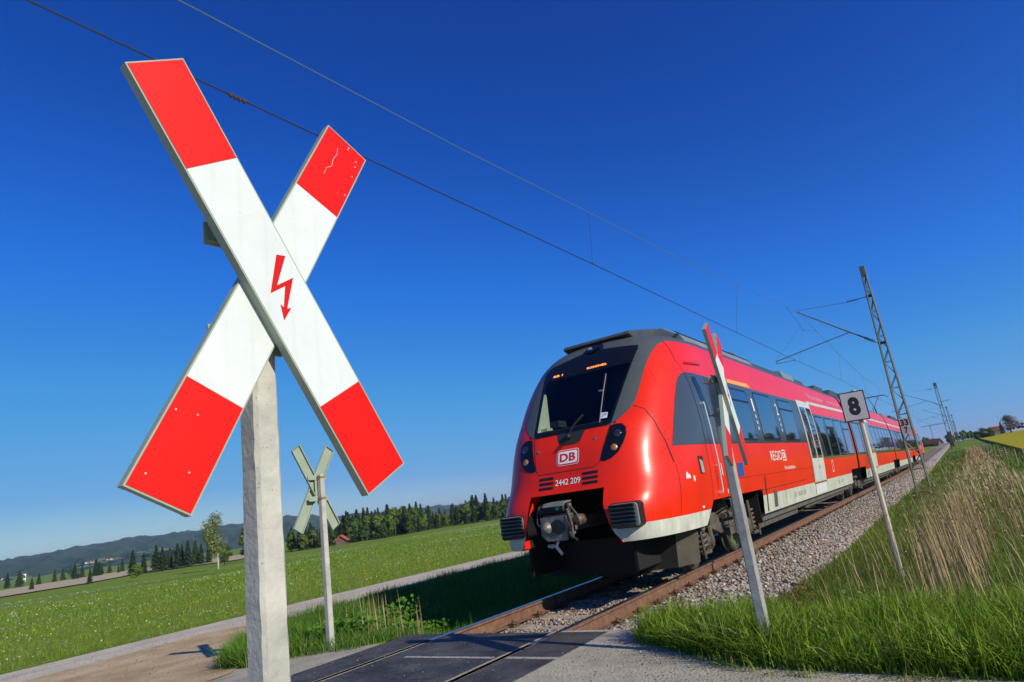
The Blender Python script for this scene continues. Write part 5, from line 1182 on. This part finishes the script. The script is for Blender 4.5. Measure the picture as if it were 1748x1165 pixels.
# right foreground
field('grass', [(1.75,6.05),(2.3,5.72),(2.9,5.50),(3.5,5.32),(4.7,5.10),(6.6,4.9),(8.6,4.7),(10.5,7.5),(8,9.0),(4.4,8.0),(3.0,7.2),(1.9,6.9)], 52000, .16, .34, .010, .75, 'lush green roadside grass in the right foreground', dry=.02)
field('grass', [(1.8,5.85),(2.5,5.38),(3.2,5.03),(4.7,4.86),(6.6,4.8),(8.6,4.6),(9,6.2),(4.7,6.1),(3.2,6.3),(2.0,6.4)], 34000, .26, .42, .011, .85, 'tall grass fringe along the road edge at the right', dry=.02)
field('grass', [(1.9,5.6),(2.5,5.2),(3.2,4.86),(4.7,4.70),(6.6,4.6),(8.6,4.4),(8.6,5.0),(4.7,5.1),(3.2,5.4),(2.0,6.0)], 5200, .05, .16, .008, 1.0, 'short straggling grass at the road edge', dry=.25, thin=.95, f=3.5)
field('grass', [(2.05,7.0),(2.9,7.1),(4.4,7.6),(7.8,8),(11,12),(9,20),(2.6,20),(2.15,12)], 46000, .12, .24, .010, .7, 'shorter grass between the ballast and the reeds', dry=.07, a=(.085, .16, .015), b=(.17, .27, .04))
field('grass', [(2.3,19),(12,18),(16,45),(2.5,45)], 34000, .18, .36, .026, .7, 'grass strip along the railway farther back', dry=.08, a=(.085, .15, .015), b=(.17, .26, .04), seg=2)
field('grass', [(2.5,45),(16,44),(9,120),(3,120)], 16000, .25, .4, .09, .5, 'grass strip far along the railway', dry=.1, a=(.08, .14, .015), b=(.16, .24, .04), seg=2)
# left verge
VP_ = [(-1.45,6.55),(-1.55,5.62),(-2.35,5.5),(-3.1,5.15),(-3.7,5.15),(-4.3,5.85),(-5.4,7.1),(-6.9,8.6),(-7.5,10.5),(-7.6,20),(-1.9,20),(-1.7,7)]
field('grass', VP_, 70000, .15, .32, .010, .7, 'green verge grass between the track and the gravel path', dry=.04, a=(.065, .15, .012), b=(.14, .26, .03))
field('grass', [(-7.6,19),(-1.9,19),(-2,60),(-7.6,60)], 14000, .2, .35, .03, .6, 'verge grass beyond the train', seg=2)
field('grass', [(-2.9,5.15),(-3.5,5.15),(-4.15,5.85),(-4.7,6.7),(-3.6,6.7),(-2.7,5.8)], 9000, .26, .42, .010, .8, 'tall grass tuft beside the dirt at the left verge', dry=.02, a=(.08, .19, .012), b=(.16, .31, .03))
# meadow
field('meadow_grass', [(-11.0,-8),(-11.0,60),(-26,60),(-26,-8)], 70000, .11, .19, .014, .7, 'flowering meadow grass beyond the gravel path', dry=.02, a=(.13, .22, .014), b=(.25, .34, .03), f=.6, seg=2)
field('meadow_grass', [(-26,-4),(-26,80),(-70,110),(-70,-4)], 42000, .14, .24, .06, .6, 'meadow grass farther left', dry=.02, a=(.13, .22, .014), b=(.23, .32, .03), f=.3, seg=2)
def flowers(n, P, col, s, h, label, name='meadow_flowers', f=.35, ph=0):
    X, Y = poly_pts(P, n); k = RNG.uniform(0, 1, len(X)) < clump(X, Y, f, ph)**2; X, Y = X[k], Y[k]; m = len(X)
    P3 = np.stack([X, Y, hgt(X, Y)+h*RNG.uniform(.7, 1.15, m)], 1); me = cards(name, P3, RNG.normal(0, .6, (m, 3))+np.array([.3, 0, 1]), RNG.uniform(.6, 1.2, m)*s, jit(col, m, .15), mat('petals', (.7, .7, .6), .7, vcol=True, trans=.3))
    o = bpy.data.objects.new(name, me); C.objects.link(o); tag(o, label, None, None, 'stuff')
flowers(11000, [(-11.0,-8),(-11.0,60),(-34,70),(-34,-8)], (.62, .66, .46), .022, .19, 'white meadow flowers beyond the gravel path')
flowers(3800, [(-11.0,-8),(-11.0,40),(-24,50),(-24,-8)], (.70, .46, .02), .026, .17, 'yellow meadow flowers near the gravel path', ph=2.2)
flowers(16000, [(-34,0),(-34,80),(-95,140),(-95,0)], (.45, .50, .28), .06, .22, 'pale flower drifts farther out in the meadow', f=.09)
# dry reed stems
def stems(P, n, h0, h1, w_, label, lean=.12, f=1.3, thin=0, name='dry_reeds', c0=(.44, .33, .18)):
    X, Y = poly_pts(P, n); c = clump(X, Y, f, 1); k = RNG.uniform(0, 1, len(X)) > thin*(1-c); X, Y, c = X[k], Y[k], c[k]; m = len(X)
    col = np.array(c0)*RNG.uniform(.55, 1.25, (m, 1)); return blades(name, X, Y, (h0+(h1-h0)*c)*RNG.uniform(.6, 1.15, m), w_*RNG.uniform(.7, 1.4, m), RNG.uniform(0, 1, m)*lean, col, STRAW, .1, label, 3, azm=RNG.normal(PI, .9, m))
stems([(3.85,8.2),(4.45,8.0),(4.75,12.5),(4.05,13)], 430, .75, 1.5, .009, 'tall dry reed stems in the ditch right of the track', thin=.4, lean=.2)
stems([(4.0,12.5),(5.2,12.5),(5.4,24),(4.2,24)], 300, .45, 1.0, .009, 'dry reed stems thinning out behind the tall clump', thin=.6, lean=.25, c0=(.44,.33,.18))
stems([(2.9,6.7),(7.0,6.4),(8.6,12),(7.5,20),(3.2,14)], 900, .35, .95, .008, 'thin dry stalks scattered in the right grass', lean=.35)
stems([(4.0,20),(6.2,20),(6.4,60),(4.5,60)], 1500, .35, .7, .020, 'pale dry reed strip along the right of the railway', thin=.85, lean=.4, c0=(.58,.46,.28), f=.9)
stems([(4.7,55),(6.2,55),(6.8,120),(5.2,120)], 900, .5, .7, .06, 'pale dry reed strip farther back', thin=.2)
hx, hy = poly_pts([(3.8,8.1),(5.0,8.0),(5.4,16),(4.0,16)], 900); m = len(hx)
o = bpy.data.objects.new('reed_heads', cards('reed_heads', np.stack([hx, hy, hgt(hx, hy)+RNG.uniform(.5, 1.45, m)], 1), RNG.normal(0, 1, (m, 3)), RNG.uniform(.008, .02, m), jit((.36, .27, .16), m), FOL)); C.objects.link(o); tag(o, 'feathery dead leaves and heads on the dry reeds', kind='stuff')
stems([(-1.75,6.2),(-2.9,6.3),(-3.4,7.6),(-1.9,7.4)], 46, .45, .95, .013, 'dry stalks standing in the left verge before the train shadow', lean=.1)
stems([(-2.6,5.6),(-4.5,6.2),(-5.5,9),(-2.2,9)], 24, .3, .6, .011, 'few dry stalks in the left verge', lean=.1)
# leafy weeds in left verge
X, Y = poly_pts([(-2.2,6.3),(-3.3,6.0),(-4.4,7.2),(-4.6,9),(-2.4,9)], 2600); m = len(X); me = cards('weed_leaves', np.stack([X, Y, hgt(X, Y)+RNG.uniform(.12, .42, m)*clump(X, Y, 1.2)+.05], 1), RNG.normal(0, .5, (m, 3))+np.array([.3, 0, 1]), RNG.uniform(.02, .05, m), jit((.09, .21, .02), m), FOL)
tag(bpy.data.objects.new('weed_leaves', me), 'broad leafy weeds in the left verge', kind='stuff'); C.objects.link(bpy.data.objects['weed_leaves'])
# reddish ground herbs at the ballast foot
X, Y = poly_pts([(1.9,6.9),(2.6,7.0),(2.7,9.5),(2.2,11),(2.0,9)], 3000); m = len(X); me = cards('ground_herbs', np.stack([X, Y, hgt(X, Y)+RNG.uniform(.02, .14, m)], 1), RNG.normal(0, .7, (m, 3))+np.array([0, 0, 1]), RNG.uniform(.01, .022, m), np.where(RNG.uniform(0, 1, (m, 1)) < .35, np.array((.26, .11, .04)), np.array((.10, .15, .03)))*RNG.uniform(.7, 1.2, (m, 1)), FOL)
o = bpy.data.objects.new('ground_herbs', me); C.objects.link(o); tag(o, 'reddish and green herbs at the foot of the ballast', kind='stuff')
X, Y = poly_pts([(1.9,5.75),(3.2,5.1),(4.7,4.9),(8.6,4.7),(8.6,6.6),(4,6.8),(2.2,6.6)], 2600); m = len(X); me = cards('weed_leaves', np.stack([X, Y, hgt(X, Y)+RNG.uniform(.03, .30, m)*clump(X, Y, 2.1)+.03], 1), RNG.normal(0, .6, (m, 3))+np.array([.4, -.2, 1]), RNG.uniform(.012, .032, m), jit((.10, .20, .02), m, .4), FOL)
o = bpy.data.objects.new('weed_leaves', me); C.objects.link(o); tag(o, 'broad leafy weeds among the grass at the right road edge', kind='stuff')
# stones
def stones(name, X, Y, Z, size, pal, label):
    n = len(X); base = np.array([(1,0,0),(-1,0,0),(0,1,0),(0,-1,0),(0,0,1),(0,0,-1),(.6,.6,.55),(-.65,.5,.5)], float); tri = [(0,2,6),(2,4,6),(4,0,6),(2,1,7),(1,4,7),(4,2,7),(1,3,4),(3,0,4),(0,5,2),(2,5,1),(1,5,3),(3,5,0)]
    B = base[None]*RNG.uniform(.6, 1.15, (n, 8, 1))*size[:, None, None]*np.stack([RNG.uniform(.7, 1.2, n), RNG.uniform(.6, 1, n), RNG.uniform(.45, .8, n)], 1)[:, None, :]
    a = RNG.uniform(0, 2*PI, n); t = RNG.normal(0, .5, n); ca, sa, ct, st = np.cos(a), np.sin(a), np.cos(t), np.sin(t)
    x, y, z = B[..., 0], B[..., 1], B[..., 2]; y, z = y*ct[:, None]-z*st[:, None], y*st[:, None]+z*ct[:, None]; x, y = x*ca[:, None]-y*sa[:, None], x*sa[:, None]+y*ca[:, None]
    V = np.stack([x+X[:, None], y+Y[:, None], z+Z[:, None]], -1).reshape(-1, 3); L = (np.arange(n)[:, None, None]*8+np.array(tri)[None]).reshape(-1)
    me = bpy.data.meshes.new(name); me.vertices.add(len(V)); me.vertices.foreach_set('co', V.astype(np.float32).ravel()); me.loops.add(len(L)); me.loops.foreach_set('vertex_index', L.astype(np.int32)); me.polygons.add(len(L)//3); me.polygons.foreach_set('loop_start', np.arange(0, len(L), 3, dtype=np.int32))
    me.materials.append(mat('ballast_stone', (.3, .28, .26), .85, spec=.25, vcol=True)); pal = np.array(pal); col = pal[RNG.integers(0, len(pal), n)]*RNG.uniform(.75, 1.15, (n, 1)); att = me.color_attributes.new('Col', 'FLOAT_COLOR', 'POINT'); att.data.foreach_set('color', np.repeat(np.concatenate([col, np.ones((n, 1))], 1), 8, 0).astype(np.float32).ravel())
    me.update(calc_edges=True); o = bpy.data.objects.new(name, me); C.objects.link(o); tag(o, label, kind='stuff'); return o
PAL = [(.32,.31,.28),(.38,.36,.33),(.27,.25,.22),(.21,.16,.12),(.30,.22,.16),(.46,.44,.41),(.14,.13,.12),(.34,.28,.21),(.25,.24,.23)]
PALB = [(.32,.24,.18),(.26,.18,.12),(.36,.30,.24),(.22,.17,.13),(.38,.35,.31)]
def rail_clear(X): return (np.abs(np.abs(X)-.753) > .085)
n = 13000; X = RNG.uniform(.84, 2.22, n); Y = 6.45+24*RNG.uniform(0, 1, n)**1.5; Z = balz(X, Y)+RNG.uniform(-.01, .03, n); stones('ballast_stones', X, Y, Z, RNG.uniform(.02, .052, n), PAL+PALB[:2], 'grey angular ballast stones on the right shoulder of the track')
n = 7000; X = RNG.uniform(.84, 2.15, n); Y = RNG.uniform(28, 75, n); stones('ballast_stones', X, Y, balz(X, Y)+.02, RNG.uniform(.04, .065, n), PAL, 'grey ballast stones along the track farther back')
n = 6500; X = RNG.uniform(-.66, .66, n); Y = RNG.uniform(6.42, 11.5, n); k = (np.abs(((Y-6.85+.31) % .62)-.31) > .12) | (RNG.uniform(0, 1, n) < .12); X, Y = X[k], Y[k]; stones('ballast_stones', X, Y, balz(X, Y)+RNG.uniform(-.01, .028, len(X)), RNG.uniform(.018, .036, len(X)), PALB, 'brownish ballast stones between the rails')
n = 5000; X = RNG.uniform(-2.0, -.84, n); Y = RNG.uniform(6.42, 16, n); stones('ballast_stones', X, Y, balz(X, Y)+RNG.uniform(-.01, .03, n), RNG.uniform(.018, .036, n), PALB, 'ballast stones left of the left rail')
n = 4200; X, Y = poly_pts([(1.45,4.0),(1.6,6.4),(2.6,5.5),(4.7,5.02),(6.6,4.9),(6,3.2),(3,2.6)], n); stones('loose_gravel', X, Y, hgt(X, Y)+.014, RNG.uniform(.003, .011, len(X))*np.where(RNG.uniform(0, 1, len(X)) < .03, 2, 1), PAL, 'loose gravel scattered on the road')
n = 2600; X, Y = poly_pts([(-9.8,3),(-9.8,9),(-6,8),(-3,5),(-2.5,2)], n); stones('loose_gravel', X, Y, hgt(X, Y)+.036, RNG.uniform(.004, .012, len(X)), PAL+PALB, 'loose pebbles on the dirt and path')
n = 60; X = RNG.uniform(-1.3, 1.33, n); Y = RNG.uniform(4.3, 6.2, n); stones('loose_gravel', X, Y, X*0+.006, RNG.uniform(.004, .010, n), PAL, 'pebbles lying on the rubber crossing deck')

HAZE = True
if HAZE:
    hz = bpy.data.materials.new('haze_air'); hz.use_nodes = True; hn = hz.node_tree.nodes; hn.clear(); ho = hn.new('ShaderNodeOutputMaterial'); pv = hn.new('ShaderNodeVolumePrincipled')
    pv.inputs['Color'].default_value = (.62, .80, 1, 1); pv.inputs['Density'].default_value = .00013; pv.inputs['Anisotropy'].default_value = .2; hz.node_tree.links.new(pv.outputs[0], ho.inputs['Volume'])
    mb = MB(); mb.box(-6100, 6100, -700, 6100, -14, 135); hb_ = mb.build('haze', hz); tag(hb_, kind='stuff')
